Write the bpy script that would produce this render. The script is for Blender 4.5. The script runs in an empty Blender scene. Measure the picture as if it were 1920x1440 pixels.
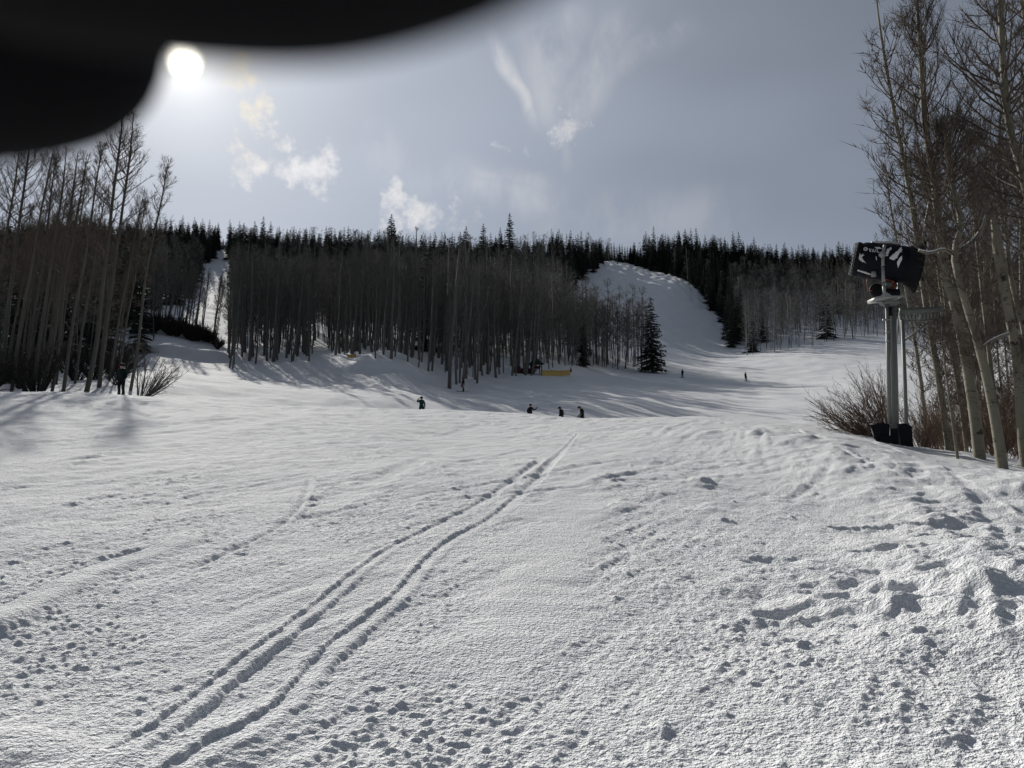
import bpy, bmesh, math, random
import numpy as np
from mathutils import Vector, Matrix

rng = np.random.default_rng(7)
random.seed(7)
scene = bpy.context.scene
COL = scene.collection
R = math.radians

# ------------------------------------------------------------------ camera
PITCH = R(5.5)
F = 1443.0                       # focal length in photograph pixels (1920 wide)
cam_d = bpy.data.cameras.new('camera')
cam = bpy.data.objects.new('camera', cam_d)
COL.objects.link(cam)
cam.location = (0, 0, 0)
cam.rotation_euler = (math.pi / 2 + PITCH, 0, 0)
cam_d.sensor_width = 36.0
cam_d.lens = 36.0 * F / 1920.0
cam_d.clip_start = 0.008
cam_d.clip_end = 5000
cam_d.dof.use_dof = True
cam_d.dof.focus_distance = 30.0
cam_d.dof.aperture_fstop = 10.5
scene.camera = cam
SP, CP = math.sin(PITCH), math.cos(PITCH)

def ray(px, py):
    u = (px - 960.0) / F
    v = (720.0 - py) / F
    return np.array([u, CP - v * SP, SP + v * CP])

def at(px, py, Y):
    d = ray(px, py)
    return d * (Y / d[1])

def project(x, y, z):
    f = y * CP + z * SP
    up = -y * SP + z * CP
    f = np.where(f < 0.01, 0.01, f)
    return 960 + F * x / f, 720 - F * up / f

# ------------------------------------------------------------------ sun, sky
SUN_PX = (345, 112)
sd = ray(*SUN_PX); sd = sd / np.linalg.norm(sd)
sun_el = math.asin(sd[2]); sun_az = math.atan2(sd[0], sd[1])     # azimuth clockwise from +Y
sun_d = bpy.data.lights.new('sun', 'SUN')
sun_d.energy = 4.7
sun_d.angle = R(0.45)
sun_d.color = (1.0, 0.955, 0.88)
sun = bpy.data.objects.new('sun', sun_d)
COL.objects.link(sun)
sun.rotation_euler = Vector(-sd).to_track_quat('-Z', 'Y').to_euler()
sun.location = (0, 0, 60)

scene.view_settings.view_transform = 'Standard'
scene.view_settings.look = 'None'
scene.view_settings.gamma = 1.0
scene.view_settings.use_curve_mapping = False
scene.view_settings.exposure = 0.0
scene.cycles.max_bounces = 3
scene.cycles.diffuse_bounces = 2
scene.cycles.glossy_bounces = 1
scene.cycles.transparent_max_bounces = 4
scene.cycles.caustics_reflective = False
scene.cycles.caustics_refractive = False

class NT:
    """small helper to write node trees"""
    def __init__(self, tree):
        self.t = tree
        tree.nodes.clear()
    def n(self, typ, **kw):
        nd = self.t.nodes.new(typ)
        for k, v in kw.items():
            setattr(nd, k, v)
        return nd
    def link(self, a, b):
        self.t.links.new(a, b)
    def put(self, sock, v):
        if v is None:
            return
        if isinstance(v, bpy.types.NodeSocket):
            self.link(v, sock)
        else:
            sock.default_value = v
    def math(self, op, a, b=None, c=None, clamp=False):
        nd = self.n('ShaderNodeMath', operation=op)
        nd.use_clamp = clamp
        self.put(nd.inputs[0], a); self.put(nd.inputs[1], b); self.put(nd.inputs[2], c)
        return nd.outputs[0]
    def vmath(self, op, a, b=None):
        nd = self.n('ShaderNodeVectorMath', operation=op)
        self.put(nd.inputs[0], a)
        if b is not None:
            self.put(nd.inputs[1], b)
        return nd.outputs['Value'] if op in ('DOT_PRODUCT', 'LENGTH', 'DISTANCE') else nd.outputs[0]
    def mapr(self, v, a, b, c=0.0, d=1.0, smooth=True):
        nd = self.n('ShaderNodeMapRange')
        nd.interpolation_type = 'SMOOTHSTEP' if smooth else 'LINEAR'
        self.put(nd.inputs[0], v)
        for i, q in enumerate((a, b, c, d)):
            nd.inputs[i + 1].default_value = q
        return nd.outputs[0]
    def mix(self, fac, a, b, mode='MIX'):
        nd = self.n('ShaderNodeMix', data_type='RGBA', blend_type=mode)
        self.put(nd.inputs[0], fac)
        self.put(nd.inputs[6], a); self.put(nd.inputs[7], b)
        return nd.outputs[2]
    def noise(self, vec, scale, detail=4, rough=0.55, dist=0.0, dim='3D'):
        nd = self.n('ShaderNodeTexNoise', noise_dimensions=dim)
        if vec is not None:
            self.link(vec, nd.inputs['Vector'])
        nd.inputs['Scale'].default_value = scale
        nd.inputs['Detail'].default_value = detail
        nd.inputs['Roughness'].default_value = rough
        nd.inputs['Distortion'].default_value = dist
        return nd.outputs[0]
    def mapping(self, vec, scale=(1, 1, 1), rot=(0, 0, 0), loc=(0, 0, 0)):
        nd = self.n('ShaderNodeMapping')
        self.link(vec, nd.inputs[0])
        nd.inputs['Location'].default_value = loc
        nd.inputs['Rotation'].default_value = rot
        nd.inputs['Scale'].default_value = scale
        return nd.outputs[0]

world = bpy.data.worlds.new('World')
scene.world = world
world.use_nodes = True
w = NT(world.node_tree)
tc = w.n('ShaderNodeTexCoord')
DIR = tc.outputs['Generated']
sky = w.n('ShaderNodeTexSky', sky_type='NISHITA')
sky.sun_disc = False
sky.sun_elevation = sun_el
sky.sun_rotation = sun_az
sky.altitude = 2600
sky.air_density = 1.0
sky.dust_density = 1.2
sky.ozone_density = 1.0
SKY_STRENGTH = 0.085
skycol = w.mix(1.0, sky.outputs[0], (SKY_STRENGTH,) * 3 + (1,), 'MULTIPLY')
# thin high veil of ice haze over the whole sky, thicker towards the sun
ang = w.math('ARCCOSINE', w.math('MINIMUM', w.vmath('DOT_PRODUCT', DIR, tuple(sd)), 0.99999))
veil = w.math('MULTIPLY', w.math('EXPONENT', w.math('MULTIPLY', ang, -1.15)), 0.56)
veil = w.math('ADD', veil, 0.018)
low = w.math('EXPONENT', w.math('MULTIPLY', w.math('MAXIMUM', w.n('ShaderNodeSeparateXYZ').outputs[2], 0.0), -5.5))
sep = [n for n in world.node_tree.nodes if n.bl_idname == 'ShaderNodeSeparateXYZ'][0]
w.link(DIR, sep.inputs[0])
veil = w.math('ADD', veil, w.math('MULTIPLY', w.math('MULTIPLY', low, w.math('EXPONENT', w.math('MULTIPLY', ang, -0.7))), 0.20))
vn = w.noise(w.mapping(DIR, (1, 1, 2.2), (0.3, 0.2, 0.5)), 2.6, 2, 0.5, 0.0)
veil = w.math('MULTIPLY', veil, w.mapr(vn, 0.25, 0.75, 0.88, 1.10))
cmb = w.n('ShaderNodeCombineXYZ')
for i, k in enumerate((0.875, 0.96, 1.12)):
    w.link(w.math('MULTIPLY', veil, k), cmb.inputs[i])
basecol = w.mix(0.82, skycol, cmb.outputs[0])
# sun aureole and the blown-out sun itself
aur = w.math('ADD', w.math('MULTIPLY', w.math('EXPONENT', w.math('MULTIPLY', ang, -11.0)), 0.30),
             w.math('MULTIPLY', w.math('EXPONENT', w.math('MULTIPLY', ang, -48.0)), 0.8))
aur = w.math('ADD', aur, w.math('MULTIPLY', w.math('EXPONENT', w.math('MULTIPLY', ang, -4.0)), 0.13))
aur = w.math('ADD', aur, w.mapr(ang, 0.006, 0.024, 6.0, 0.0))
auc = w.n('ShaderNodeCombineXYZ')
for i, k in enumerate((1.0, 0.94, 0.79)):
    w.link(w.math('MULTIPLY', aur, k), auc.inputs[i])
basecol = w.mix(1.0, basecol, auc.outputs[0], 'ADD')
# small ragged cumulus scraps and a spread of cirrus
warp = w.noise(DIR, 16.0, 1, 0.5)
fine = w.noise(DIR, 44.0, 6, 0.70, 0.2)
wn = w.n('ShaderNodeTexNoise'); w.link(DIR, wn.inputs['Vector']); wn.inputs['Scale'].default_value = 24.0; wn.inputs['Detail'].default_value = 3.0; wn.inputs['Roughness'].default_value = 0.6
off_ = w.vmath('SUBTRACT', wn.outputs['Color'], (0.5, 0.5, 0.5))
sc_ = w.n('ShaderNodeVectorMath', operation='SCALE'); w.link(off_, sc_.inputs[0]); sc_.inputs['Scale'].default_value = 0.075
DIR2 = w.vmath('ADD', DIR, sc_.outputs[0])
def blob(px, py, r, w_=1.0):
    d = ray(px, py); d = d / np.linalg.norm(d)
    a = w.vmath('DISTANCE', DIR2, tuple(d))
    return w.mapr(a, r * 1.2 / F, 0.15 * r / F, 0.0, w_)
mask = None
for px, py, r, q in [(462, 128, 46, 1.0), (430, 148, 30, .75), (478, 212, 40, .95), (508, 200, 26, .7), (520, 256, 26, .8),
                     (442, 266, 26, .7), (478, 308, 46, .95), (455, 326, 34, .8), (548, 318, 46, .95), (590, 322, 52, 1.05),
                     (612, 290, 36, .9), (742, 378, 46, 1.05), (778, 398, 50, 1.05), (806, 412, 40, .9), (730, 410, 40, .8),
                     (1062, 236, 46, .8), (1095, 222, 44, .6), (985, 272, 30, .6), (938, 274, 22, .6), (850, 395, 60, .6), (905, 395, 40, .5), (850, 350, 40, .5)]:
    b = blob(px, py, r, q)
    mask = b if mask is None else w.math('MAXIMUM', mask, b)
cl = w.mapr(w.math('ADD', w.math('MULTIPLY', mask, 0.50), fine), 0.66, 1.16)
cl = w.math('MULTIPLY', w.math('MULTIPLY', cl, w.mapr(mask, 0.0, 0.35)), 0.85, clamp=True)
# cirrus : stretched streaks fanning from a point
def band(pa, pb, half, q):
    a = ray(*pa); b = ray(*pb)
    a /= np.linalg.norm(a); b /= np.linalg.norm(b)
    nrm = np.cross(a, b); nrm /= np.linalg.norm(nrm)
    mid = a + b; mid /= np.linalg.norm(mid)
    across = w.math('ABSOLUTE', w.math('ADD', w.vmath('DOT_PRODUCT', DIR, tuple(nrm)), w.math('MULTIPLY', w.math('SUBTRACT', warp, 0.5), 0.035)))
    along = w.vmath('DISTANCE', DIR, tuple(mid))
    L = np.linalg.norm(a - b) / 2
    return w.math('MULTIPLY', w.mapr(across, half / F, 0.0, 0.0, q), w.mapr(along, L * 1.25, L * 0.5))
cir = band((918, 55), (1010, 240), 22, .85)
for pa, pb, h, q in [((1010, 20), (1030, 250), 60, .5), ((1180, 20), (1050, 250), 60, .45), ((1100, 10), (1000, 150), 70, .4),
                     ((1300, 40), (1130, 140), 34, .35), ((760, 330), (1080, 380), 60, .45), ((860, 320), (1060, 345), 26, .4),
                     ((620, 200), (760, 330), 60, .3), ((1060, 240), (1070, 330), 16, .3), ((1000, 420), (1400, 400), 70, .3)]:
    cir = w.math('MAXIMUM', cir, band(pa, pb, h, q))
streak = w.noise(w.mapping(DIR, (1.0, 1.0, 0.42), (0, R(24), 0)), 14.0, 4, 0.6, 0.0)
cir = w.math('MULTIPLY', cir, w.mapr(streak, 0.36, 0.66))
cir = w.math('MULTIPLY', cir, 0.70)
lit = w.math('ADD', w.math('MULTIPLY', w.math('EXPONENT', w.math('MULTIPLY', ang, -2.2)), 0.55), 0.52)
cc = w.n('ShaderNodeCombineXYZ')
warmth = w.mapr(ang, 0.05, 0.17, 0.8, 0.0)
for i, (k, k2) in enumerate(((1.0, 1.0), (0.985, 0.86), (0.99, 0.60))):
    w.link(w.math('MULTIPLY', lit, w.math('ADD', w.math('MULTIPLY', warmth, k2 - k), k)), cc.inputs[i])
allc = w.math('MAXIMUM', cl, cir)
# the clouds drift only in the southern sky ahead; the rest is the same clear veil
fwd = ray(860, 240); fwd = fwd / np.linalg.norm(fwd)
ahead = w.vmath('DOT_PRODUCT', DIR, tuple(fwd))
cloudcol = w.mix(allc, basecol, cc.outputs[0])
bg = w.n('ShaderNodeBackground'); w.link(basecol, bg.inputs[0])
bgc = w.n('ShaderNodeBackground'); w.link(cloudcol, bgc.inputs[0])
mx = w.n('ShaderNodeMixShader')
w.link(w.math('GREATER_THAN', ahead, math.cos(R(27))), mx.inputs[0])
w.link(bg.outputs[0], mx.inputs[1]); w.link(bgc.outputs[0], mx.inputs[2])
wo = w.n('ShaderNodeOutputWorld')
w.link(mx.outputs[0], wo.inputs[0])
world.cycles.sampling_method = 'MANUAL'
world.cycles.sample_map_resolution = 512

# ------------------------------------------------------------------ materials
MATS = {}
def material(name, build):
    m = bpy.data.materials.new(name)
    m.use_nodes = True
    nt = NT(m.node_tree)
    out = nt.n('ShaderNodeOutputMaterial')
    b = nt.n('ShaderNodeBsdfPrincipled')
    nt.link(b.outputs[0], out.inputs[0])
    build(nt, b)
    MATS[name] = m
    return m
def bump(nt, b, h, strength, dist):
    bp = nt.n('ShaderNodeBump')
    bp.inputs['Strength'].default_value = strength
    bp.inputs['Distance'].default_value = dist
    nt.link(h, bp.inputs['Height'])
    nt.link(bp.outputs[0], b.inputs['Normal'])

def snow(nt, b):
    g = nt.n('ShaderNodeNewGeometry').outputs['Position']
    big = nt.noise(g, 0.25, 4, 0.6)
    b.inputs['Roughness'].default_value = 0.8
    b.inputs['Specular IOR Level'].default_value = 0.02
    col = nt.mix(big, (0.77, 0.79, 0.82, 1), (0.84, 0.845, 0.85, 1))
    nt.link(col, b.inputs['Base Color'])
    n1 = nt.noise(g, 42.0, 2, 0.65)
    n2 = nt.noise(nt.mapping(g, (0.55, 1.6, 1), (0, 0, R(28))), 3.2, 3, 0.62)
    n3 = nt.noise(nt.mapping(g, (0.22, 0.9, 1), (0, 0, R(-33))), 1.0, 2, 0.6)
    h = nt.math('ADD', nt.math('MULTIPLY', n1, 0.052), nt.math('MULTIPLY', n2, 0.055))
    h = nt.math('ADD', h, nt.math('MULTIPLY', n3, 0.16))
    bump(nt, b, h, 0.8, 1.0)
material('snow', snow)

def drift(nt, b):
    g = nt.n('ShaderNodeNewGeometry').outputs['Position']
    b.inputs['Base Color'].default_value = (0.82, 0.83, 0.85, 1)
    b.inputs['Roughness'].default_value = 0.6
    bump(nt, b, nt.noise(g, 30, 4, 0.6), 0.5, 0.02)
material('settled_snow', drift)

def aspen_bark(nt, b):
    tcn = nt.n('ShaderNodeTexCoord')
    g = tcn.outputs['Object']
    oi = nt.n('ShaderNodeObjectInfo')
    off = nt.n('ShaderNodeCombineXYZ')
    nt.link(nt.math('MULTIPLY', oi.outputs['Random'], 40.0), off.inputs[2])
    g = nt.vmath('ADD', g, off.outputs[0])
    scars = nt.noise(nt.mapping(g, (2.2, 2.2, 9.0)), 1.6, 5, 0.7)
    knots = nt.noise(nt.mapping(g, (1.8, 1.8, 2.2)), 1.5, 3, 0.55)
    c = nt.mix(nt.noise(g, 2.5, 3), (0.13, 0.12, 0.085, 1), (0.26, 0.24, 0.18, 1))
    c = nt.mix(nt.mapr(scars, 0.565, 0.66), c, (0.05, 0.045, 0.04, 1))
    c = nt.mix(nt.mapr(knots, 0.64, 0.70), c, (0.03, 0.028, 0.025, 1))
    nt.link(c, b.inputs['Base Color'])
    b.inputs['Roughness'].default_value = 0.8
    bump(nt, b, scars, 0.6, 0.02)
material('aspen_bark', aspen_bark)

def plain(col, rough=0.8, var=0.25, scale=6.0, metal=0.0, bmp=0.0):
    def f(nt, b):
        g = nt.n('ShaderNodeTexCoord').outputs['Object']
        n = nt.noise(g, scale, 4, 0.6)
        oi = nt.n('ShaderNodeObjectInfo')
        k = nt.math('ADD', nt.math('MULTIPLY', n, 0.7), nt.math('MULTIPLY', oi.outputs['Random'], 0.3))
        lo = tuple(c * (1 - var) for c in col) + (1,)
        hi = tuple(min(1, c * (1 + var)) for c in col) + (1,)
        nt.link(nt.mix(k, lo, hi), b.inputs['Base Color'])
        b.inputs['Roughness'].default_value = rough
        b.inputs['Metallic'].default_value = metal
        if max(col) < 0.06:
            b.inputs['Specular IOR Level'].default_value = 0.12
        if bmp:
            bump(nt, b, n, 0.5, bmp)
    return f
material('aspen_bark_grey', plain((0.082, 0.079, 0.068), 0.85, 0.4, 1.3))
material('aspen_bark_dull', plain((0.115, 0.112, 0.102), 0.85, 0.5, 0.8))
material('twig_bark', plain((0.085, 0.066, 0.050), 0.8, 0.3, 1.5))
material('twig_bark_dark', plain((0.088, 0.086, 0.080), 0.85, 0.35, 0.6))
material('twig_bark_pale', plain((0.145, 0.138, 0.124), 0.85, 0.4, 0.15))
material('brush_dark', plain((0.042, 0.040, 0.037), 0.85, 0.35, 0.6))
material('willow_bark', plain((0.115, 0.072, 0.048), 0.8, 0.35, 2.0))
material('conifer_bark', plain((0.07, 0.052, 0.04), 0.9, 0.3, 3.0))
def needles(nt, b):
    g = nt.n('ShaderNodeTexCoord').outputs['Object']
    oi = nt.n('ShaderNodeObjectInfo')
    n = nt.noise(g, 1.6, 4, 0.7)
    k = nt.math('ADD', nt.math('MULTIPLY', n, 0.6), nt.math('MULTIPLY', oi.outputs['Random'], 0.4))
    c = nt.mix(k, (0.026, 0.038, 0.034, 1), (0.055, 0.074, 0.060, 1))
    c = nt.mix(nt.mapr(nt.noise(g, 3.1, 3, 0.7), 0.66, 0.72, 0, 0.30), c, (0.5, 0.52, 0.55, 1))
    nt.link(c, b.inputs['Base Color'])
    b.inputs['Roughness'].default_value = 0.75
material('needles', needles)
material('galvanised_steel', plain((0.20, 0.21, 0.205), 0.6, 0.25, 9.0, 0.2, 0.002))
material('painted_steel', plain((0.30, 0.31, 0.305), 0.5, 0.18, 7.0, 0.1))
material('green_grey_steel', plain((0.17, 0.19, 0.175), 0.6, 0.25, 5.0, 0.2))
material('gun_black', plain((0.008, 0.009, 0.014), 0.6, 0.35, 8.0))
material('rubber_black', plain((0.010, 0.011, 0.013), 0.7, 0.4, 8.0, 0, 0.004))
material('pad_blue_black', plain((0.006, 0.009, 0.013), 0.6, 0.4, 5.0, 0, 0.01))
material('motor_red', plain((0.28, 0.045, 0.025), 0.55, 0.3, 12.0))
material('decal_white', plain((0.62, 0.62, 0.60), 0.6, 0.08, 14.0))
material('fence_yellow', plain((0.46, 0.31, 0.07), 0.7, 0.15, 3.0))
material('fence_seam', plain((0.34, 0.22, 0.04), 0.7, 0.15, 3.0))
material('maroon_paint', plain((0.085, 0.018, 0.022), 0.7, 0.25, 3.0))
material('hut_dark', plain((0.030, 0.038, 0.036), 0.7, 0.3, 3.0))
material('glove_black', plain((0.004, 0.004, 0.005), 1.0, 0.3, 400.0))
for nm, c in (('jacket_black', (0.010, 0.011, 0.014)), ('jacket_teal', (0.010, 0.032, 0.038)), ('jacket_navy', (0.012, 0.016, 0.03)),
              ('jacket_green', (0.008, 0.020, 0.016)), ('pants_black', (0.010, 0.010, 0.012)), ('pants_pink', (0.42, 0.18, 0.22)), ('pants_maroon', (0.05, 0.015, 0.016)),
              ('skin', (0.42, 0.26, 0.19)), ('helmet_black', (0.012, 0.012, 0.014)), ('helmet_white', (0.6, 0.6, 0.6)),
              ('boot_grey', (0.03, 0.03, 0.033)), ('goggle', (0.02, 0.02, 0.03)), ('ski_dark', (0.05, 0.012, 0.02)), ('ski_pole_metal', (0.15, 0.15, 0.16))):
    material(nm, plain(c, 0.6 if 'goggle' not in nm else 0.15, 0.25, 6.0))

# ------------------------------------------------------------------ object helpers
def tag(o, label=None, cat=None, group=None, kind=None):
    if label: o['label'] = label
    if cat: o['category'] = cat
    if group: o['group'] = group
    if kind: o['kind'] = kind
    return o
def empty(name, loc, label=None, cat=None, group=None):
    o = bpy.data.objects.new(name, None)
    COL.objects.link(o)
    o.location = loc
    o.empty_display_size = 0.3
    return tag(o, label, cat, group)
def link(name, mesh, parent=None):
    o = bpy.data.objects.new(name, mesh)
    COL.objects.link(o)
    if parent is not None:
        o.parent = parent
    return o
def np_mesh(name, verts, quads=None, tris=None, mats=(), smooth=True, matidx=None):
    me = bpy.data.meshes.new(name)
    verts = np.asarray(verts, np.float32)
    q = np.zeros((0, 4), np.int32) if quads is None else np.asarray(quads, np.int32)
    t = np.zeros((0, 3), np.int32) if tris is None else np.asarray(tris, np.int32)
    me.vertices.add(len(verts)); me.vertices.foreach_set('co', verts.ravel())
    me.loops.add(q.size + t.size)
    me.loops.foreach_set('vertex_index', np.concatenate([q.ravel(), t.ravel()]))
    me.polygons.add(len(q) + len(t))
    st = np.concatenate([np.arange(len(q)) * 4, q.size + np.arange(len(t)) * 3]).astype(np.int32)
    me.polygons.foreach_set('loop_start', st)
    if smooth:
        me.polygons.foreach_set('use_smooth', np.ones(len(st), bool))
    for m in mats:
        me.materials.append(MATS[m])
    if matidx is not None:
        me.polygons.foreach_set('material_index', np.asarray(matidx, np.int32))
    me.update(calc_edges=True)
    return me

class Geo:
    def __init__(self):
        self.v = []; self.q = []; self.t = []; self.n = 0
    def add(self, v, q=None, t=None):
        v = np.asarray(v, float).reshape(-1, 3)
        if q is not None and len(q): self.q.append(np.asarray(q, int) + self.n)
        if t is not None and len(t): self.t.append(np.asarray(t, int) + self.n)
        self.v.append(v); self.n += len(v)
    def tubes(self, P, Rr, sides, cap=True):
        """P (M,K,3) centre lines, Rr (M,K) radii"""
        P = np.asarray(P, float); Rr = np.asarray(Rr, float)
        M, K, _ = P.shape
        T = np.empty_like(P)
        T[:, 1:-1] = P[:, 2:] - P[:, :-2]
        T[:, 0] = P[:, 1] - P[:, 0]; T[:, -1] = P[:, -1] - P[:, -2]
        T /= np.linalg.norm(T, axis=2, keepdims=True) + 1e-9
        ref = np.where(np.abs(T[:, :1, 2:3]) > 0.8, np.array([1.0, 0, 0]), np.array([0, 0, 1.0]))
        ref = np.broadcast_to(ref, T.shape)
        N = np.cross(T, ref); N /= np.linalg.norm(N, axis=2, keepdims=True) + 1e-9
        B = np.cross(T, N)
        a = np.arange(sides) * 2 * np.pi / sides
        ring = (P[:, :, None] + Rr[:, :, None, None] * (np.cos(a)[None, None, :, None] * N[:, :, None] + np.sin(a)[None, None, :, None] * B[:, :, None]))
        idx = np.arange(M * K * sides).reshape(M, K, sides)
        a0 = idx[:, :-1]; a1 = idx[:, 1:]
        q = np.stack([a0, np.roll(a0, -1, 2), np.roll(a1, -1, 2), a1], -1).reshape(-1, 4)
        t = None
        if cap and sides > 3:
            top = idx[:, -1]; bot = idx[:, 0]
            t = np.concatenate([np.stack([top[:, [0]] + 0 * top[:, 1:-1], top[:, 1:-1], top[:, 2:]], -1).reshape(-1, 3),
                                np.stack([bot[:, [0]] + 0 * bot[:, 1:-1], bot[:, 2:], bot[:, 1:-1]], -1).reshape(-1, 3)])
        self.add(ring.reshape(-1, 3), q, t)
    def tube(self, pts, rad, sides=8):
        pts = np.asarray(pts, float)
        rad = np.broadcast_to(np.asarray(rad, float), (len(pts),))
        self.tubes(pts[None], rad[None], sides)
    def blades(self, A, B, W):
        """thin tapering slivers from A to B (M,3) of width W (M,)"""
        d = B - A
        s = np.cross(d, rng.normal(size=d.shape)); s /= np.linalg.norm(s, axis=1, keepdims=True) + 1e-9
        v = np.stack([A - s * W[:, None] / 2, A + s * W[:, None] / 2, B], 1).reshape(-1, 3)
        self.add(v, None, np.arange(len(v)).reshape(-1, 3))
    def box(self, c, s, M=None):
        c = np.asarray(c, float); s = np.asarray(s, float) / 2
        v = np.array([[x, y, z] for x in (-1, 1) for y in (-1, 1) for z in (-1, 1)], float) * s
        if M is not None:
            v = v @ np.asarray(M).T
        self.add(v + c, [[0, 1, 3, 2], [4, 6, 7, 5], [0, 4, 5, 1], [2, 3, 7, 6], [0, 2, 6, 4], [1, 5, 7, 3]])
    def lathe(self, prof, origin, axis, sides=28):
        """prof list of (t along axis, radius)"""
        axis = np.asarray(axis, float); axis /= np.linalg.norm(axis)
        n = np.cross(axis, [0, 0, 1.0] if abs(axis[2]) < 0.95 else [1.0, 0, 0]); n /= np.linalg.norm(n); b = np.cross(axis, n)
        a = np.arange(sides) * 2 * np.pi / sides
        rings = [np.asarray(origin) + axis * t + r * (np.cos(a)[:, None] * n + np.sin(a)[:, None] * b) for t, r in prof]
        k = len(prof)
        idx = np.arange(k * sides).reshape(k, sides)
        a0, a1 = idx[:-1], idx[1:]
        q = np.stack([a0, np.roll(a0, -1, 1), np.roll(a1, -1, 1), a1], -1).reshape(-1, 4)
        self.add(np.concatenate(rings), q)
    def arrays(self):
        v = np.concatenate(self.v) if self.v else np.zeros((0, 3))
        q = np.concatenate(self.q) if self.q else np.zeros((0, 4), int)
        t = np.concatenate(self.t) if self.t else np.zeros((0, 3), int)
        return v, q, t
    def mesh(self, name, mat, smooth=True):
        v, q, t = self.arrays()
        return np_mesh(name, v, q, t, (mat,), smooth)
    def build(self, name, mat, parent=None, smooth=True, loc=None):
        o = link(name, self.mesh(name, mat, smooth), parent)
        if loc is not None:
            o.location = loc
        return o

# ------------------------------------------------------------------ terrain
EYE = 1.6                        # the lens above the snow
def _hash(ix, iy, s):
    h = (ix.astype(np.int64) * 374761393 + iy.astype(np.int64) * 668265263 + s * 974634777) & 0xFFFFFFFF
    h = ((h ^ (h >> 13)) * 1274126177) & 0xFFFFFFFF
    h = ((h ^ (h >> 16)) * 2246822519) & 0xFFFFFFFF
    return ((h ^ (h >> 15)) & 0xFFFFFF) / float(0x1000000)
def pn(x, y, s=0):
    """2-D gradient noise, about -1..1"""
    xi = np.floor(x); yi = np.floor(y)
    fx = x - xi; fy = y - yi
    u = fx * fx * fx * (fx * (fx * 6 - 15) + 10); v = fy * fy * fy * (fy * (fy * 6 - 15) + 10)
    def g(dx, dy):
        a = _hash(xi + dx, yi + dy, s) * 2 * np.pi
        return np.cos(a) * (fx - dx) + np.sin(a) * (fy - dy)
    n00, n10, n01, n11 = g(0, 0), g(1, 0), g(0, 1), g(1, 1)
    return 1.5 * ((n00 * (1 - u) + n10 * u) * (1 - v) + (n01 * (1 - u) + n11 * u) * v)
def sstep(a, b, x):
    t = np.clip((x - a) / (b - a), 0, 1)
    return t * t * (3 - 2 * t)

CTRL = []                        # world points the snow surface passes through
def cp(px, py, Y): CTRL.append(tuple(at(px, py, Y)))
for x, y, z in [(0, -12, -2.6), (-12, -6, -1.9), (12, -6, -2.3), (0, 1.2, -1.5), (-8, 1.0, -1.35), (8, 1.0, -1.75), (0, 6, -1.02), (-4, 6, -0.98), (4, 6, -1.04),
                (0, 14, -0.22), (-7, 14, 0.05), (-14, 14, 0.3), (0, 26, 1.0), (-14, 26, 1.75), (7, 22, 0.72), (8, 12, -0.42)]:
    CTRL.append((x, y, z))
CREST = [(-260, 733, 43), (0, 734, 42), (200, 738, 41), (400, 752, 43), (600, 762, 46), (790, 767, 48), (1000, 776, 48), (1200, 782, 43), (1400, 786, 36), (1520, 797, 28)]
SET = [19.9, 4.5, 1.5, 6.3, 5.6, 11.5, 9.8, 23.2, 22.8, 3.2]
DIP = [0.5, 0.5, 0.35, 0.5, 0.5, 1.0, 1.35, 1.4, 1.6, 2.0]
for (px, py, Y), dp, dz in zip(CREST, SET, DIP):
    cp(px, py + dp, Y)
    p = at(px, py, Y)
    k = 1 + 8.0 / Y
    CTRL.append((p[0] * k, p[1] * k, p[2] * k - dz))
# right shoulder that falls away to the gully by the trees
cp(1640, 831, 19.5); cp(1760, 868, 16.0); cp(1882, 886, 15.5); cp(2100, 900, 15.5); cp(1838, 864, 17.5); cp(1700, 838, 21); cp(1760, 850, 23); cp(1900, 850, 24); cp(2150, 850, 24)
cp(1920, 1030, 9.2); cp(1800, 930, 12.0); cp(1600, 815, 25)
cp(1900, 800, 45); cp(1750, 800, 45); cp(2100, 790, 48)
# slope beyond the crest
for c in [(320, 712, 66), (430, 712, 84), (450, 686, 116), (560, 684, 112), (620, 688, 108), (520, 735, 66), (650, 738, 70), (740, 742, 72), (690, 697, 101), (740, 697, 100), (690, 674, 106),
          (740, 676, 106), (640, 670, 112), (700, 664, 118), (850, 728, 100), (800, 715, 100), (900, 714, 108), (960, 752, 79), (1100, 764, 70), (1000, 704, 122), (1100, 704, 138), (1280, 707, 155),
          (1400, 712, 152), (1520, 714, 145), (1250, 745, 92), (1400, 755, 85), (1560, 780, 68), (1640, 722, 118), (1800, 720, 118), (1150, 692, 168), (1225, 698, 164), (1300, 690, 180), (1300, 662, 226),
          (1370, 660, 232), (1400, 669, 208), (1500, 652, 222), (1640, 632, 240), (1800, 632, 240), (1520, 680, 178),
          (1150, 492, 432), (1150, 509, 358), (1200, 506, 408), (1200, 524, 346), (1265, 521, 380), (1265, 538, 326), (1320, 570, 318), (1345, 610, 278), (1120, 545, 318), (1250, 600, 270), (1200, 560, 302),
          (1300, 505, 430), (1600, 522, 430), (1900, 535, 430), (1000, 500, 430), (700, 492, 430), (500, 482, 430), (380, 466, 450), (400, 490, 385), (420, 560, 262), (432, 610, 190), (412, 642, 152),
          (340, 650, 128), (330, 618, 140), (300, 560, 215), (100, 715, 72), (-200, 712, 72), (100, 650, 130), (100, 560, 230), (100, 472, 400), (-300, 480, 400), (-300, 600, 180),
          (600, 600, 215), (800, 600, 225), (1000, 620, 215), (700, 650, 140), (900, 670, 145), (1050, 668, 165), (600, 655, 150), (520, 650, 150), (1120, 640, 205),
          (1500, 580, 320), (1700, 580, 320), (2100, 600, 330)]:
    cp(*c)
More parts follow.
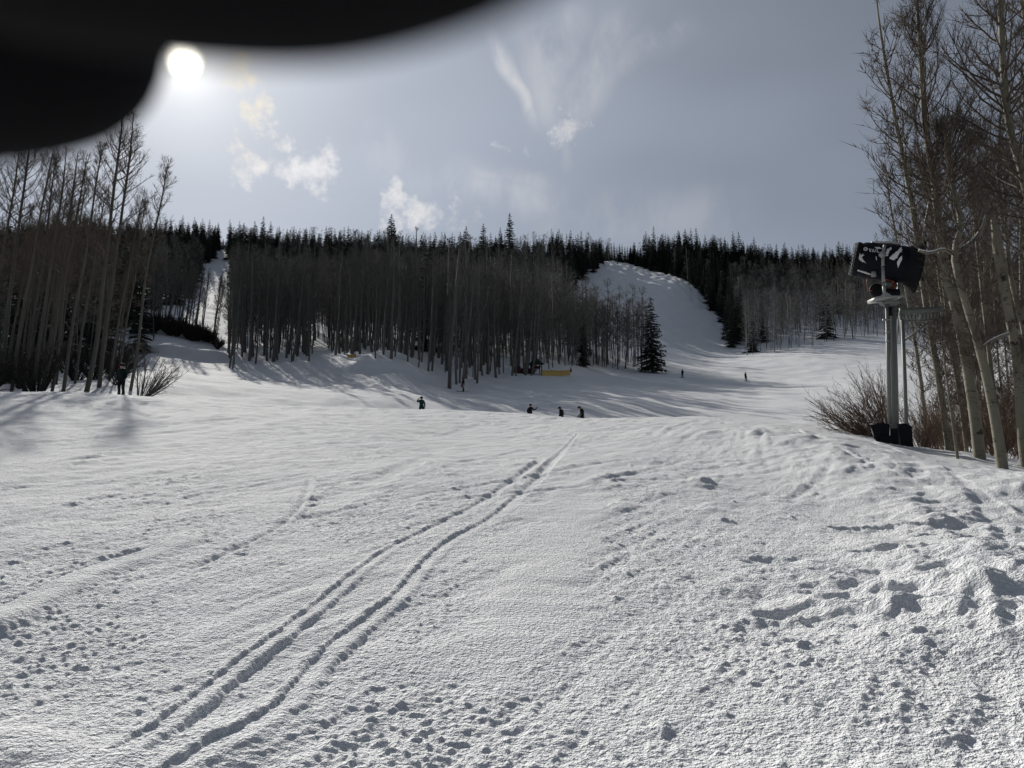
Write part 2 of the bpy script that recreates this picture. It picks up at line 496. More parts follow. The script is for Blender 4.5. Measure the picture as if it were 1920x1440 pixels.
for a in (-0.9, -0.45, 0.0, 0.45, 0.9):
    CTRL.append((750 * math.sin(a), 750 * math.cos(a), 118.0))
    CTRL.append((1300 * math.sin(a), 1300 * math.cos(a), 110.0))
for a in (-0.95, 0.95):
    for rr, z in ((20, 0.6), (45, 3.4), (120, 14.0), (300, 65.0)):
        CTRL.append((rr * math.sin(a), rr * math.cos(a), z))
C = np.array(CTRL)
def _warp(x, y):
    r = np.hypot(x, y)
    a = np.arctan2(x, np.where(np.abs(y) < 1e-6, 1e-6, y))
    a = np.clip(np.arctan2(x, y), -1.05, 1.05)
    return a * 2.4, np.log(np.maximum(r, 0.6) + 2.0), r
ca, cl_, cr = _warp(C[:, 0], C[:, 1])
cs = (C[:, 2] + EYE) / (cr + 1.0)
def _kern(d2):
    return 0.5 * d2 * np.log(d2 + 1e-12)
_A = np.zeros((len(C) + 3, len(C) + 3))
_A[:len(C), :len(C)] = _kern((ca[:, None] - ca[None]) ** 2 + (cl_[:, None] - cl_[None]) ** 2) + np.eye(len(C)) * 2e-5
_A[:len(C), len(C):] = np.stack([np.ones_like(ca), ca, cl_], 1)
_A[len(C):, :len(C)] = _A[:len(C), len(C):].T
_W = np.linalg.solve(_A, np.concatenate([cs, [0, 0, 0]]))
def base_z(x, y):
    x = np.asarray(x, float); y = np.asarray(y, float)
    sh = x.shape
    x = x.ravel(); y = y.ravel()
    out = np.empty(len(x))
    for i in range(0, len(x), 60000):
        a, l, r = _warp(x[i:i + 60000], y[i:i + 60000])
        K = _kern((a[:, None] - ca[None]) ** 2 + (l[:, None] - cl_[None]) ** 2)
        s = K @ _W[:len(C)] + _W[-3] + _W[-2] * a + _W[-1] * l
        front = sstep(-1.0, 2.5, y[i:i + 60000])
        zf = s * (r + 1.0) - EYE
        out[i:i + 60000] = zf * front + (-1.6 + 0.07 * y[i:i + 60000] - 0.02 * x[i:i + 60000]) * (1 - front)
    return out.reshape(sh)
def hit(pts, rmin=2.0, rmax=600.0):
    """where the photograph's pixels meet the snow"""
    out = []
    t = np.exp(np.linspace(np.log(rmin), np.log(rmax), 700))
    for px, py in pts:
        d = ray(px, py); d = d / np.hypot(d[0], d[1])
        P = d[None] * t[:, None]
        below = P[:, 2] < base_z(P[:, 0], P[:, 1])
        k = int(np.argmax(below)) if below.any() else len(t) - 1
        out.append(P[k])
    return np.array(out)

def resample(P, step):
    P = np.asarray(P)[:, :2]
    seg = np.linalg.norm(np.diff(P, axis=0), axis=1)
    s = np.concatenate([[0], np.cumsum(seg)])
    q = np.linspace(0, s[-1], max(3, int(s[-1] / step)))
    return np.stack([np.interp(q, s, P[:, 0]), np.interp(q, s, P[:, 1])], 1)
def smooth_line(P, n=3):
    for _ in range(n):
        Q = [P[0]]
        for a, b in zip(P[:-1], P[1:]):
            Q += [a * 0.75 + b * 0.25, a * 0.25 + b * 0.75]
        Q.append(P[-1]); P = np.array(Q)
    return P
def line_dist(x, y, P, reach):
    """signed distance (positive to the right of travel) and arc length; far points get 99"""
    d = np.full(len(x), 99.0); s = np.zeros(len(x))
    lo = P.min(0) - reach; hi = P.max(0) + reach
    m = np.where((x > lo[0]) & (x < hi[0]) & (y > lo[1]) & (y < hi[1]))[0]
    if len(m) == 0:
        return d, s
    X = x[m]; Yy = y[m]
    best = np.full(len(m), 1e9); sg = np.ones(len(m)); ss = np.zeros(len(m))
    acc = 0.0
    for a, b in zip(P[:-1], P[1:]):
        e = b - a; L = np.hypot(*e) + 1e-9; e = e / L
        near = (np.abs(X - a[0]) < reach + L) & (np.abs(Yy - a[1]) < reach + L)
        if near.any():
            k = np.where(near)[0]
            rx = X[k] - a[0]; ry = Yy[k] - a[1]
            t = np.clip(rx * e[0] + ry * e[1], 0, L)
            dd = np.hypot(rx - t * e[0], ry - t * e[1])
            up = dd < best[k]
            kk = k[up]
            best[kk] = dd[up]
            sg[kk] = np.sign(rx[up] * e[1] - ry[up] * e[0])
            ss[kk] = acc + t[up]
        acc += L
    ok = best < reach
    d[m[ok]] = (best * sg)[ok]
    s[m[ok]] = ss[ok]
    return d, s

# ski tracks and ridges, drawn where they lie on the snow
TRACKS = []
def track(pts, kind, w_=1.0):
    P = smooth_line(hit(pts)[:, :2], 3)
    TRACKS.append((resample(P, 0.12), kind, w_))
track([(-120, 1600), (0, 1515), (60, 1475), (150, 1438), (215, 1397), (300, 1340), (370, 1286), (450, 1222), (530, 1170), (625, 1100), (700, 1042), (780, 1002), (875, 960), (950, 912), (1010, 870)], 'groove', 0.27)
track([(60, 1620), (180, 1525), (300, 1440), (370, 1390), (460, 1350), (515, 1315), (555, 1270), (590, 1220), (670, 1160), (740, 1110), (780, 1060), (840, 1010), (900, 985), (945, 950), (1000, 908), (1050, 848), (1082, 812)], 'groove', 0.33)
track([(340, 1060), (410, 1036), (470, 1010), (530, 980), (570, 940), (582, 895)], 'scratch', 1.0)
track([(-60, 1150), (0, 1124), (125, 1062), (260, 1026), (300, 1012)], 'step', 1.0)
track([(-40, 900), (180, 842), (400, 806), (560, 780), (640, 762)], 'smooth', 1.0)
track([(330, 830), (520, 790), (600, 770)], 'smooth', 0.8)
track([(600, 960), (720, 900), (860, 838)], 'smooth', 0.7)
track([(880, 1240), (960, 1160), (1010, 1060), (1040, 980), (1070, 900)], 'smooth', 1.6)
track([(960, 1180), (1080, 1010), (1110, 930)], 'smooth', 1.2)
track([(0, 1440), (40, 1420), (120, 1412)], 'step', 0.9)
track([(-20, 1375), (70, 1385), (160, 1395)], 'smooth', 0.6)
track([(1690, 850), (1760, 890), (1840, 950), (1935, 1030)], 'smooth', 1.6)
track([(1640, 838), (1740, 885), (1830, 940), (1920, 1012)], 'step', 0.5)
track([(1500, 820), (1620, 880), (1700, 915), (1800, 960)], 'step', 0.4)
track([(1870, 1150), (1860, 1200), (1880, 1260)], 'ridge', 0.6)
track([(1480, 1195), (1600, 1190)], 'trench', 0.42)
track([(1660, 1185), (1790, 1180)], 'trench', 0.36)
track([(1640, 1218), (1800, 1216)], 'trench', 0.36)
track([(1450, 1240), (1500, 1212), (1600, 1206)], 'ridge', 0.5)
HOLES = []                       # churned snow on the right: (x, y, radius, depth)
hp = hit([(1600, 1135), (1590, 1160), (1680, 1055), (1720, 1075), (1740, 1065), (1700, 1010), (1760, 1040), (1640, 1050), (1840, 1060), (1870, 1075), (1790, 1070), (1560, 1110), (1530, 1080),
          (1650, 1005), (1590, 1000), (1860, 1010), (1900, 1120), (1820, 1130), (1490, 1150), (1700, 1150), (1880, 1180), (1440, 1050), (1760, 1110), (1580, 1170), (1460, 1180), (1900, 1060)])
for k, p in enumerate(hp):
    HOLES.append((p[0], p[1], 0.16 + 0.12 * random.random(), 0.018 + 0.024 * random.random()))
LUMPS = []
for px, py, r, h in [(1418, 832, .42, .24), (1490, 882, .22, .12), (1030, 788, .5, .1), (1215, 865, .5, .12), (1330, 908, .45, .12), (1310, 905, .3, .1), (1245, 930, .2, .08), (1700, 905, .2, .1), (1635, 930, .2, .1), (1345, 780, .8, .15),
                     (1460, 790, .7, .16), (1400, 786, .5, .1), (1160, 1120, .1, .06), (1480, 1316, .1, .05), (1770, 1385, .1, .06), (1238, 1367, .08, .05), 
                     (1635, 1130, .16, .14), (1700, 1165, .18, .12), (1840, 1160, .16, .12), (1760, 1010, .3, .14), (1880, 1030, .3, .16), (1800, 1190, .15, .1), (1650, 1165, .14, .12), (1500, 1130, .3, .1)]:
    p = hit([(px, py)])[0]
    LUMPS.append((p[0], p[1], r, h * 0.42))
for px, py in zip(rng.uniform(1150, 1900, 30), rng.uniform(800, 1000, 30)):
    if py < 780 + max(0, (px - 1500)) * 0.35:
        continue
    p = hit([(px, py)])[0]
    LUMPS.append((p[0], p[1], 0.05 + 0.11 * random.random() ** 2, 0.012 + 0.03 * random.random()))
for k in range(55):                # faint criss-cross of old ski lines
    a0 = R(rng.uniform(8, 52)); p0 = np.array([rng.uniform(-17, 7), rng.uniform(6, 36)])
    L_ = rng.uniform(3, 11); cv = rng.normal() * 0.05
    P_ = [p0]
    for q in range(12):
        a0 += cv * L_ / 12
        P_.append(P_[-1] + np.array([math.sin(a0), math.cos(a0)]) * L_ / 12)
    TRACKS.append((np.array(P_), 'line', rng.uniform(.18, .55)))
BANKLINE = resample(smooth_line(hit([(1150, 812), (1300, 822), (1440, 830), (1560, 862), (1680, 915), (1790, 985), (1900, 1080), (1990, 1180)])[:, :2], 2), 0.4)
RIDGE_ANG = R(31)                # old groomer lines on the left run this way
CHURN = hit([(1690, 1110)])[0]
LIPS = [(at(655, 694, 103)[:2], at(790, 700, 100)[:2], 1.15, 5.0), (at(690, 672, 110)[:2], at(770, 676, 108)[:2], 0.6, 3.0),
        (at(285, 670, 119)[:2], at(425, 672, 121)[:2], 1.5, 9.0)]

def detail(x, y):
    r = np.hypot(x, y)
    az = np.arctan2(x, y)
    z = np.zeros(len(x))
    n = np.where(r < 75)[0]
    X, Y_ = x[n], y[n]; rr = r[n]
    # broad undulation
    zz = 0.10 * pn(X / 7, Y_ / 9, 1) + 0.045 * pn(X / 2.4, Y_ / 3, 2)
    patch = sstep(-0.75, 0.25, pn(X / 2.6 + 5, Y_ / 5, 3) + 0.6 * pn(X / 0.9, Y_ / 1.6, 4))     # rough vs wind-polished
    # elongated old groomer / wind lines
    c, s_ = math.cos(RIDGE_ANG), math.sin(RIDGE_ANG)
    al = X * s_ + Y_ * c; ac = X * c - Y_ * s_
    leftw = 1 - sstep(0.0, 6.0, X - 0.05 * Y_)
    zz += leftw * (0.018 * pn(ac / 0.42, al / 4.0, 5) + 0.014 * pn(ac / 0.15, al / 1.8, 6) * sstep(-0.2, 0.5, pn(X / 2.5, Y_ / 2.5, 54)) + 0.006 * pn(ac / 0.07, al / 0.7, 50))
    # cross ripples (sastrugi), crests square to the wind
    rip = pn(X / 0.34 + 1.5 * pn(X / 1.4, Y_ / 0.9, 41), Y_ / 0.10 + 1.6 * pn(X / 0.8, Y_ / 0.8, 8), 7) * sstep(-0.1, 0.5, pn(X / 1.3, Y_ / 1.9, 42))
    zz += 0.005 * patch * rip * np.exp(-rr / 60)
    # granular crumbs, several sizes on top of one another
    near_ = np.exp(-np.maximum(rr - 5, 0) / 7)
    cr_ = 0.20 * pn(X / 0.15, Y_ / 0.11, 9) + 0.34 * pn(X / 0.075, Y_ / 0.055, 10) + 0.36 * near_ * pn(X / 0.042, Y_ / 0.034, 11)
    zz += (0.45 + 0.55 * patch) * (0.018 * cr_ + 0.018 * np.maximum(0, cr_)) * (0.7 + 0.5 * sstep(-0.3, 0.5, pn(X / 2.2, Y_ / 2.6, 47)))
    far_ = sstep(6, 12, rr) * (1 - sstep(38, 50, rr))
    zz += far_ * (0.4 + 0.6 * patch) * (0.012 * pn(ac / 0.16, al / 0.5, 55) + 0.016 * pn(X / 0.34, Y_ / 0.26, 56) + 0.020 * np.maximum(0, pn(ac / 0.4, al / 1.1, 57)))
    zz += 0.05 * sstep(12, 30, rr) * pn(X / 1.1, Y_ / 0.8, 14) * (0.3 + 0.7 * patch)
    # right side: lumpier
    rw = sstep(0.12, 0.42, az[n]) * (1 - sstep(24, 34, rr))
    zz += rw * (0.030 * pn(X / 0.7, Y_ / 0.8, 15) + 0.014 * np.maximum(0, pn(X / 0.26, Y_ / 0.24, 16)))
    ch = np.exp(-(((X - CHURN[0]) / 1.7) ** 2 + ((Y_ - CHURN[1]) / 1.7) ** 2))
    zz += ch * (0.055 * pn(X / 0.55, Y_ / 0.5, 17) + 0.05 * np.abs(pn(X / 0.22, Y_ / 0.2, 18)))
    for hx, hy, hr, hd in HOLES:
        m = np.where((np.abs(X - hx) < hr * 2.5) & (np.abs(Y_ - hy) < hr * 2.5))[0]
        if len(m):
            q = np.hypot((X[m] - hx) * 0.8, (Y_[m] - hy) * 1.25) / hr + 0.25 * pn(X[m] / 0.12, Y_[m] / 0.12, 19)
            zz[m] += -hd * (1 - sstep(0.55, 1.05, q)) + 0.4 * hd * np.exp(-((q - 1.2) / 0.3) ** 2)
    for hx, hy, hr, hd in LUMPS:
        m = np.where((np.abs(X - hx) < hr * 2.5) & (np.abs(Y_ - hy) < hr * 2.5))[0]
        if len(m):
            q = np.hypot(X[m] - hx, Y_[m] - hy) / hr + 0.35 * pn(X[m] / (hr * 0.6), Y_[m] / (hr * 0.6), 20)
            zz[m] += hd * (1 - sstep(0.1, 1.1, q))
    for P, kind, k in TRACKS:
        d, s_ = line_dist(X, Y_, P, 0.9 * max(1, k))
        m = np.where(d < 50)[0]
        if not len(m):
            continue
        D = d[m] / k
        lump = 0.5 + 0.9 * np.abs(pn(X[m] / 0.11, Y_[m] / 0.11, 21)) + 0.4 * pn(X[m] / 0.3, Y_[m] / 0.3, 22)
        Ltot = np.linalg.norm(np.diff(P, axis=0), axis=1).sum()
        fade = sstep(0, 0.35, s_[m]) * sstep(0, 0.35, Ltot - s_[m])
        k = k * fade
        if kind == 'trench':
            D = D + 0.10 * pn(X[m] / 0.16, Y_[m] / 0.12, 26) + 0.05 * pn(X[m] / 0.06, Y_[m] / 0.05, 27)
            zz[m] += k * (-0.085 * np.exp(-(D / 0.14) ** 2) * lump + 0.05 * lump * np.exp(-((D - 0.34) / 0.13) ** 2) + 0.035 * lump * np.exp(-((D + 0.34) / 0.13) ** 2))
        elif kind == 'groove':
            D = D + 0.05 * pn(X[m] / 0.15, Y_[m] / 0.15, 23) + 0.035 * pn(X[m] / 0.05, Y_[m] / 0.05, 28)
            flat = 1 - sstep(0.22, 0.40, np.abs(D - 0.13))
            zz[m] *= 1 - 0.5 * flat
            zz[m] += k * (0.050 * lump * np.exp(-((D + 0.12) / 0.10) ** 2) - 0.040 * sstep(-0.03, 0.0, D) * (1 - sstep(0.05, 0.30, D))
                          + 0.022 * lump * 0.7 * sstep(0.1, 0.6, pn(X[m] / 0.35, Y_[m] / 0.35, 24) + 0.7 * pn(X[m] / 0.12, Y_[m] / 0.12, 25)) * np.exp(-((D - 0.42) / 0.10) ** 2) - 0.012 * sstep(0.14, 0.16, D) * (1 - sstep(0.18, 0.20, D)))
        elif kind == 'line':
            wd_ = 0.035 + 0.0035 * rr[m]
            zz[m] += k * wd_ * (-0.40 * np.exp(-(d[m] / wd_) ** 2) + 0.28 * lump * np.exp(-((d[m] + 1.7 * wd_) / wd_) ** 2))
        elif kind == 'scratch':
            zz[m] += k * (-0.030 * np.exp(-(D / 0.045) ** 2) + 0.02 * lump * np.exp(-((D - 0.10) / 0.05) ** 2))
        elif kind == 'step':
            zz[m] *= 1 - 0.8 * sstep(0.0, 0.05, D) * (1 - sstep(0.25, 0.45, D))
            zz[m] += k * (0.022 * lump * np.exp(-((D + 0.07) / 0.07) ** 2) - 0.02 * sstep(-0.02, 0.02, D) * (1 - sstep(0.1, 0.5, D)))
        elif kind == 'smooth':
            zz[m] *= 1 - 0.55 * (1 - sstep(0.10, 0.40, np.abs(D + 0.12 * pn(X[m] / 0.5, Y_[m] / 0.5, 44))))
        elif kind == 'ridge':
            zz[m] += k * 0.07 * lump * np.exp(-(D / 0.10) ** 2)
    bd, bs = line_dist(X, Y_, BANKLINE, 5.0)
    bm_ = np.where(bd < 50)[0]
    BD = bd[bm_]
    hump = np.where(BD < 0, np.exp(-(BD / 2.2) ** 2), np.exp(-(BD / 1.1) ** 2)) * sstep(0, 5, bs[bm_])
    zz[bm_] += hump * (0.26 + 0.07 * pn(X[bm_] / 1.6, Y_[bm_] / 1.6, 51) + 0.06 * pn(X[bm_] / 0.55, Y_[bm_] / 0.5, 52) + 0.035 * np.maximum(0, pn(X[bm_] / 0.2, Y_[bm_] / 0.18, 53)))
    z[n] = zz * sstep(0.5, 2.0, rr) * (1 - sstep(60, 75, rr))
    # beyond the crest : skied-out snow, drifts, moguls
    f = np.where(r >= 45)[0]
    X, Y_ = x[f], y[f]; rr = r[f]
    on = sstep(48, 62, rr)
    zz = on * (0.18 * pn(X / 6, Y_ / 7, 31) + 0.10 * pn(X / 2.6 + Y_ / 9, Y_ / 3.2, 32))
    bx = np.exp(-(((X + 17) / 9) ** 2 + ((Y_ - 86) / 13) ** 2))
    zz += on * bx * (0.26 * pn(X / 2.2, Y_ / 2.6, 33) + 0.14 * pn(X / 1.1, Y_ / 1.3, 34))
    for (A_, B_, hgt, fall) in LIPS:
        e_ = B_ - A_; L_ = np.hypot(*e_); e_ = e_ / L_
        t_ = (X - A_[0]) * e_[0] + (Y_ - A_[1]) * e_[1]
        d_ = -(X - A_[0]) * e_[1] + (Y_ - A_[1]) * e_[0] + 0.5 * pn(X / 3, Y_ / 3, 38)
        zz += hgt * sstep(-0.9, 0.9, d_) * np.exp(-np.maximum(d_, 0) / fall) * sstep(-3, 2, t_) * (1 - sstep(L_ - 2, L_ + 3, t_))
    mo = sstep(215, 330, rr) * (1 - sstep(480, 520, rr))
    zz += mo * (1.1 * np.abs(pn(X / 5.0, Y_ / 7.0, 35)) + 0.3 * pn(X / 2.5, Y_ / 4.0, 36)) * (0.4 + 0.9 * sstep(300, 385, rr))
    zz += 6.0 * sstep(520, 700, rr) * pn(X / 160, Y_ / 160, 37)
    z[f] += zz
    return z
def ground_z(x, y):
    x = np.atleast_1d(np.asarray(x, float)); y = np.atleast_1d(np.asarray(y, float))
    return base_z(x, y) + detail(x, y)
def gz(x, y):
    return float(ground_z(x, y)[0])

_n = 770
az = np.concatenate([np.linspace(-0.635, 0.635, _n), np.linspace(0.635, 2 * np.pi - 0.635, 62)[1:-1]])
rad = np.concatenate([[0.25, 0.6, 1.0, 1.5], np.exp(np.linspace(np.log(2.4), np.log(13), 560)), np.exp(np.linspace(np.log(13), np.log(60), 250))[1:], np.exp(np.linspace(np.log(60), np.log(500), 250))[1:], np.exp(np.linspace(np.log(500), np.log(1400), 16))[1:]])
AA, RR = np.meshgrid(az, rad)
gx = (np.sin(AA) * RR).ravel(); gy = (np.cos(AA) * RR).ravel()
gzv = ground_z(gx, gy)
nr, nc = AA.shape
idx = np.arange(nr * nc).reshape(nr, nc)
nx = np.roll(idx, -1, 1)
quads = np.stack([idx[:-1], idx[1:], nx[1:], nx[:-1]], -1).reshape(-1, 4)
centre = len(gx)
GV = np.concatenate([np.stack([gx, gy, gzv], 1), [[0, 0, gzv[:nc].mean()]]])
fan = np.stack([np.full(nc, centre), idx[0], nx[0]], -1)
ground = link('snow_slope', np_mesh('snow_slope', GV, quads[:, ::-1], fan[:, ::-1], ('snow',)))
tag(ground, 'white groomed ski slope with chopped snow and twin ski tracks', kind='structure')

# ------------------------------------------------------------------ bare aspens
UP = np.array([0, 0, 1.0])
def unit(v):
    return v / (np.linalg.norm(v, axis=-1, keepdims=True) + 1e-9)
def grow(S, D, L, K, up, wig):
    """M shoots from S along D of length L, bending upwards; returns (M,K,3)"""
    P = [S]; d = unit(D)
    for _ in range(K - 1):
        d = unit(d + UP * up / K + rng.normal(size=d.shape) * wig)
        P.append(P[-1] + d * (L / (K - 1))[:, None])
    return np.stack(P, 1)
def along(P, t):
    """points and tangents at t (0..1) of each curve"""
    K = P.shape[1]
    f = np.clip(t * (K - 1), 0, K - 1.001); i = f.astype(int); w_ = (f - i)[:, None]
    m = np.arange(len(P))
    a = P[m, i]; b = P[m, i + 1]
    return a * (1 - w_) + b * w_, unit(b - a)
def aspen_geo(line, rads, crown_from, reach, n1, n2, n3, twig_r, fine='blade', sides=8, low=6, limb_up=1.1):
    """trunk along a line, crown as limbs > branchlets > twigs. Returns two Geo"""
    line = np.asarray(line, float)
    trunk = Geo(); crown = Geo()
    Pt = smooth_line(line, 2)
    seg = np.concatenate([[0], np.cumsum(np.linalg.norm(np.diff(Pt, axis=0), axis=1))])
    H = seg[-1]
    k = max(7, min(22, len(Pt)))
    q = np.linspace(0, H, k)
    Pt = np.stack([np.interp(q, seg, Pt[:, i]) for i in range(3)], 1)
    tf = q / H
    rt = np.interp(tf, [0, 0.03, 0.5, 0.85, 1.0], [rads[0] * 1.18, rads[0], rads[0] * 0.66, rads[1] * 1.3, rads[1] * 0.4])
    trunk.tube(Pt, rt, sides)
    f = np.sort(np.concatenate([crown_from + (0.985 - crown_from) * rng.random(n1), rng.uniform(0.18, crown_from, low)]))
    M = len(f)
    S, T = along(np.broadcast_to(Pt, (M,) + Pt.shape), f)
    ph = np.arange(M) * 2.399 + rng.normal(size=M) * 0.5
    out = np.stack([np.cos(ph), np.sin(ph), np.zeros(M)], 1)
    rel = np.clip((f - crown_from) / (1 - crown_from), 0, 1)
    prof = np.interp(rel, [0, 0.12, 0.35, 0.7, 1.0], [0.55, 0.9, 1.0, 0.68, 0.22])
    L = reach * prof * rng.uniform(0.6, 1.2, M)
    L = np.where(f < crown_from, reach * rng.uniform(0.15, 0.45, M), L)
    D = out * 1.0 + UP * (0.20 + 0.75 * rel)[:, None] + T * 0.15
    limbs = grow(S, D, L, 6, limb_up, 0.10)
    r0 = np.clip(0.012 + 0.011 * L, 0.008, 0.06) * (rads[0] / 0.16) ** 0.5
    r0 = np.maximum(r0, twig_r * 1.6)
    crown.tubes(limbs, r0[:, None] * np.linspace(1, 0.28, 6)[None], 4)
    rep_ = np.repeat(np.arange(M), n2)
    t = rng.uniform(0.18, 1.0, len(rep_))
    S2, T2 = along(limbs[rep_], t)
    D2 = unit(T2 + 0.85 * rng.normal(size=T2.shape) * [1, 1, 0.7] + UP * 0.15)
    L2 = (0.24 + 0.30 * L[rep_]) * (1.15 - 0.6 * t) * rng.uniform(0.6, 1.25, len(rep_))
    br = grow(S2, D2, L2, 4, 0.8, 0.16)
    crown.tubes(br, np.maximum(r0[rep_] * 0.36, twig_r)[:, None] * np.linspace(1, 0.45, 4)[None], 3)
    rep3 = np.repeat(np.arange(len(br)), n3)
    t = rng.uniform(0.15, 1.0, len(rep3))
    S3, T3 = along(br[rep3], t)
    D3 = unit(T3 + 0.75 * rng.normal(size=T3.shape) + UP * 0.30)
    L3 = (0.16 + 0.34 * L2[rep3]) * rng.uniform(0.6, 1.4, len(rep3))
    if fine == 'tube':
        tw = grow(S3, D3, L3, 3, 0.7, 0.15)
        crown.tubes(tw, np.full((len(tw), 3), twig_r * 0.8) * np.array([1, 0.8, 0.4]), 3)
    else:
        crown.blades(S3, S3 + D3 * L3[:, None], np.full(len(S3), twig_r * 2.4))
    return trunk, crown

def straightish(H, lean=0.03, wob=0.012, n=7):
    z = np.linspace(0, H, n)
    a = rng.uniform(0, 2 * np.pi)
    p = np.stack([np.zeros(n), np.zeros(n), z], 1)
    p[:, 0] += lean * z + np.cumsum(rng.normal(size=n)) * wob * H / n * 3
    p[:, 1] += np.cumsum(rng.normal(size=n)) * wob * H / n * 3
    p[0, :2] = 0
    return p
# prototypes (meshes shared by the copies)
def aspen_proto(name, H, r, **kw):
    line = straightish(H, kw.pop('lean', 0.03), kw.pop('wob', 0.012))
    line[0, 2] = -0.6
    bark = kw.pop('bark', 'aspen_bark'); tm = kw.pop('twigs', 'twig_bark')
    t, c = aspen_geo(line, (r, r * 0.35), **kw)
    return t.mesh(name + '_trunk', bark), c.mesh(name + '_crown', tm), H, (t, c)
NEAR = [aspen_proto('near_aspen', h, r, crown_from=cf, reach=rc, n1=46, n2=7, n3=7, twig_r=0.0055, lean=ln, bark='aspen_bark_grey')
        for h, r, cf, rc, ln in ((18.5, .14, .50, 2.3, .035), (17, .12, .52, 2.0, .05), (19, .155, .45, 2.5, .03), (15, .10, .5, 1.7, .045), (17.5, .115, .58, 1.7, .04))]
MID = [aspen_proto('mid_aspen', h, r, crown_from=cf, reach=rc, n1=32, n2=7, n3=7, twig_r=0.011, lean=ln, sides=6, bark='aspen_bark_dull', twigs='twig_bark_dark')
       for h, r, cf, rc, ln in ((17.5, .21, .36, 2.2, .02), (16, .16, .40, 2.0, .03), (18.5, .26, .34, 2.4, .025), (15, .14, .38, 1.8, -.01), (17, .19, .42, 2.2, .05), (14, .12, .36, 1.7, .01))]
SIDE = [aspen_proto('thicket_aspen', h, r, crown_from=cf, reach=rc, n1=40, n2=6, n3=5, twig_r=0.0065, lean=ln, low=16)
        for h, r, cf, rc, ln in ((11, .075, .35, 1.4, -.05), (9.5, .055, .32, 1.2, -.03), (12.5, .10, .42, 1.6, -.06), (8, .045, .3, 1.0, -.02))]

ATREES = []
def put_aspen(proto, x, y, s, rz, label, group, name='aspen_tree', tilt=(0, 0)):
    z = float(base_z(np.array([x]), np.array([y]))[0])
    e = empty(name, (x, y, z), label, 'aspen tree', group)
    e.rotation_euler = (tilt[0], tilt[1], 0)
    e.scale = (s, s, s)
    t = link('trunk', proto[0], e); c = link('crown', proto[1], e)
    t.rotation_euler = (0, 0, rz); c.rotation_euler = (0, 0, rz)
    ATREES.append((x, y))
    return e

def inside(px, py, poly):
    poly = np.asarray(poly, float)
    res = np.zeros(len(px), bool)
    j = len(poly) - 1
    for i in range(len(poly)):
        xi, yi = poly[i]; xj, yj = poly[j]
        with np.errstate(divide='ignore', invalid='ignore'):
            c = ((yi > py) != (yj > py)) & (px < (xj - xi) * (py - yi) / (yj - yi + 1e-12) + xi)
        res ^= c
        j = i
    return res
def scatter(poly, y0, y1, step, jitter=0.45):
    """jittered world grid of standing points whose feet fall in a region of the photograph"""
    xs = np.arange(-1.2 * y1, 1.2 * y1, step); ys = np.arange(y0, y1, step)
    X, Y_ = np.meshgrid(xs, ys)
    X = X.ravel() + rng.uniform(-jitter, jitter, X.size) * step
    Y_ = Y_.ravel() + rng.uniform(-jitter, jitter, Y_.size) * step
    Z = base_z(X, Y_)
    px, py = project(X, Y_, Z)
    m = inside(px, py, poly)
    return X[m], Y_[m], Z[m], px[m], py[m]

# --- left edge : tall grove close to the piste
LEFT_LAB = 'tall bare aspen in the dark grove along the left edge of the slope'
def left_tree(px, Y, proto, H, lab, tilt=0.04):
    if Y < 100:
        Y *= 1.22; H *= 1.2
    x = (px - 960) / F * Y
    for _ in range(4):
        z = float(base_z(np.array([x]), np.array([Y]))[0])
        x = (px - 960) / F * (Y * CP + z * SP)
    return put_aspen(proto, x, Y, H / proto[2], rng.uniform(0, 6.28) * 0 + rng.uniform(-.4, .4), lab, None if lab != LEFT_LAB else 'left grove aspens', tilt=(0, tilt))
left_tree(160, 46, NEAR[2], 18.4, 'tallest thick aspen of the left grove, its crown rising just under the sun', 0.06)
left_tree(186, 50, NEAR[0], 18.8, 'second tall aspen right of the tallest one in the left grove', 0.055)
left_tree(244, 48, NEAR[3], 15.2, 'rightmost slender leaning aspen of the left grove beside the leafless bush', 0.07)
left_tree(118, 45, NEAR[1], 15.6, 'tall aspen with broken top left of the tallest pair in the left grove', 0.07)
lx = [(20, 45, 4, 16), (44, 49, 1, 16), (62, 46, 0, 15.5), (80, 52, 2, 17), (96, 47, 3, 15.5), (140, 54, 4, 15), (205, 56, 4, 15), (222, 62, 1, 15), (-10, 46, 2, 17), (-40, 50, 0, 17), (-75, 47, 1, 17), (-110, 52, 2, 18)]
for px, Y, k, H in lx:
    left_tree(px, Y, NEAR[k], H, LEFT_LAB, rng.uniform(.035, .08))
for i in range(44):
    lp = rng.uniform(-190, 225)
    left_tree(lp, rng.uniform(54, 80), NEAR[int(rng.integers(5))], rng.uniform(12, 17) - 4 * max(0, (lp - 90) / 135), LEFT_LAB, rng.uniform(.02, .09))
# --- a belt of aspens beside the narrow left run
for i in range(34):
    px = rng.uniform(268, 414)
    left_tree(px, 138 + rng.uniform(0, 40), MID[int(rng.integers(6))], rng.uniform(11, 15), 'thin bare aspen in the belt above the dark willow bank on the left run', rng.uniform(.03, .12))
for o in list(COL.objects):
    if o.get('label', '').startswith('thin bare aspen in the belt'):
        o['group'] = 'aspens beside the left run'

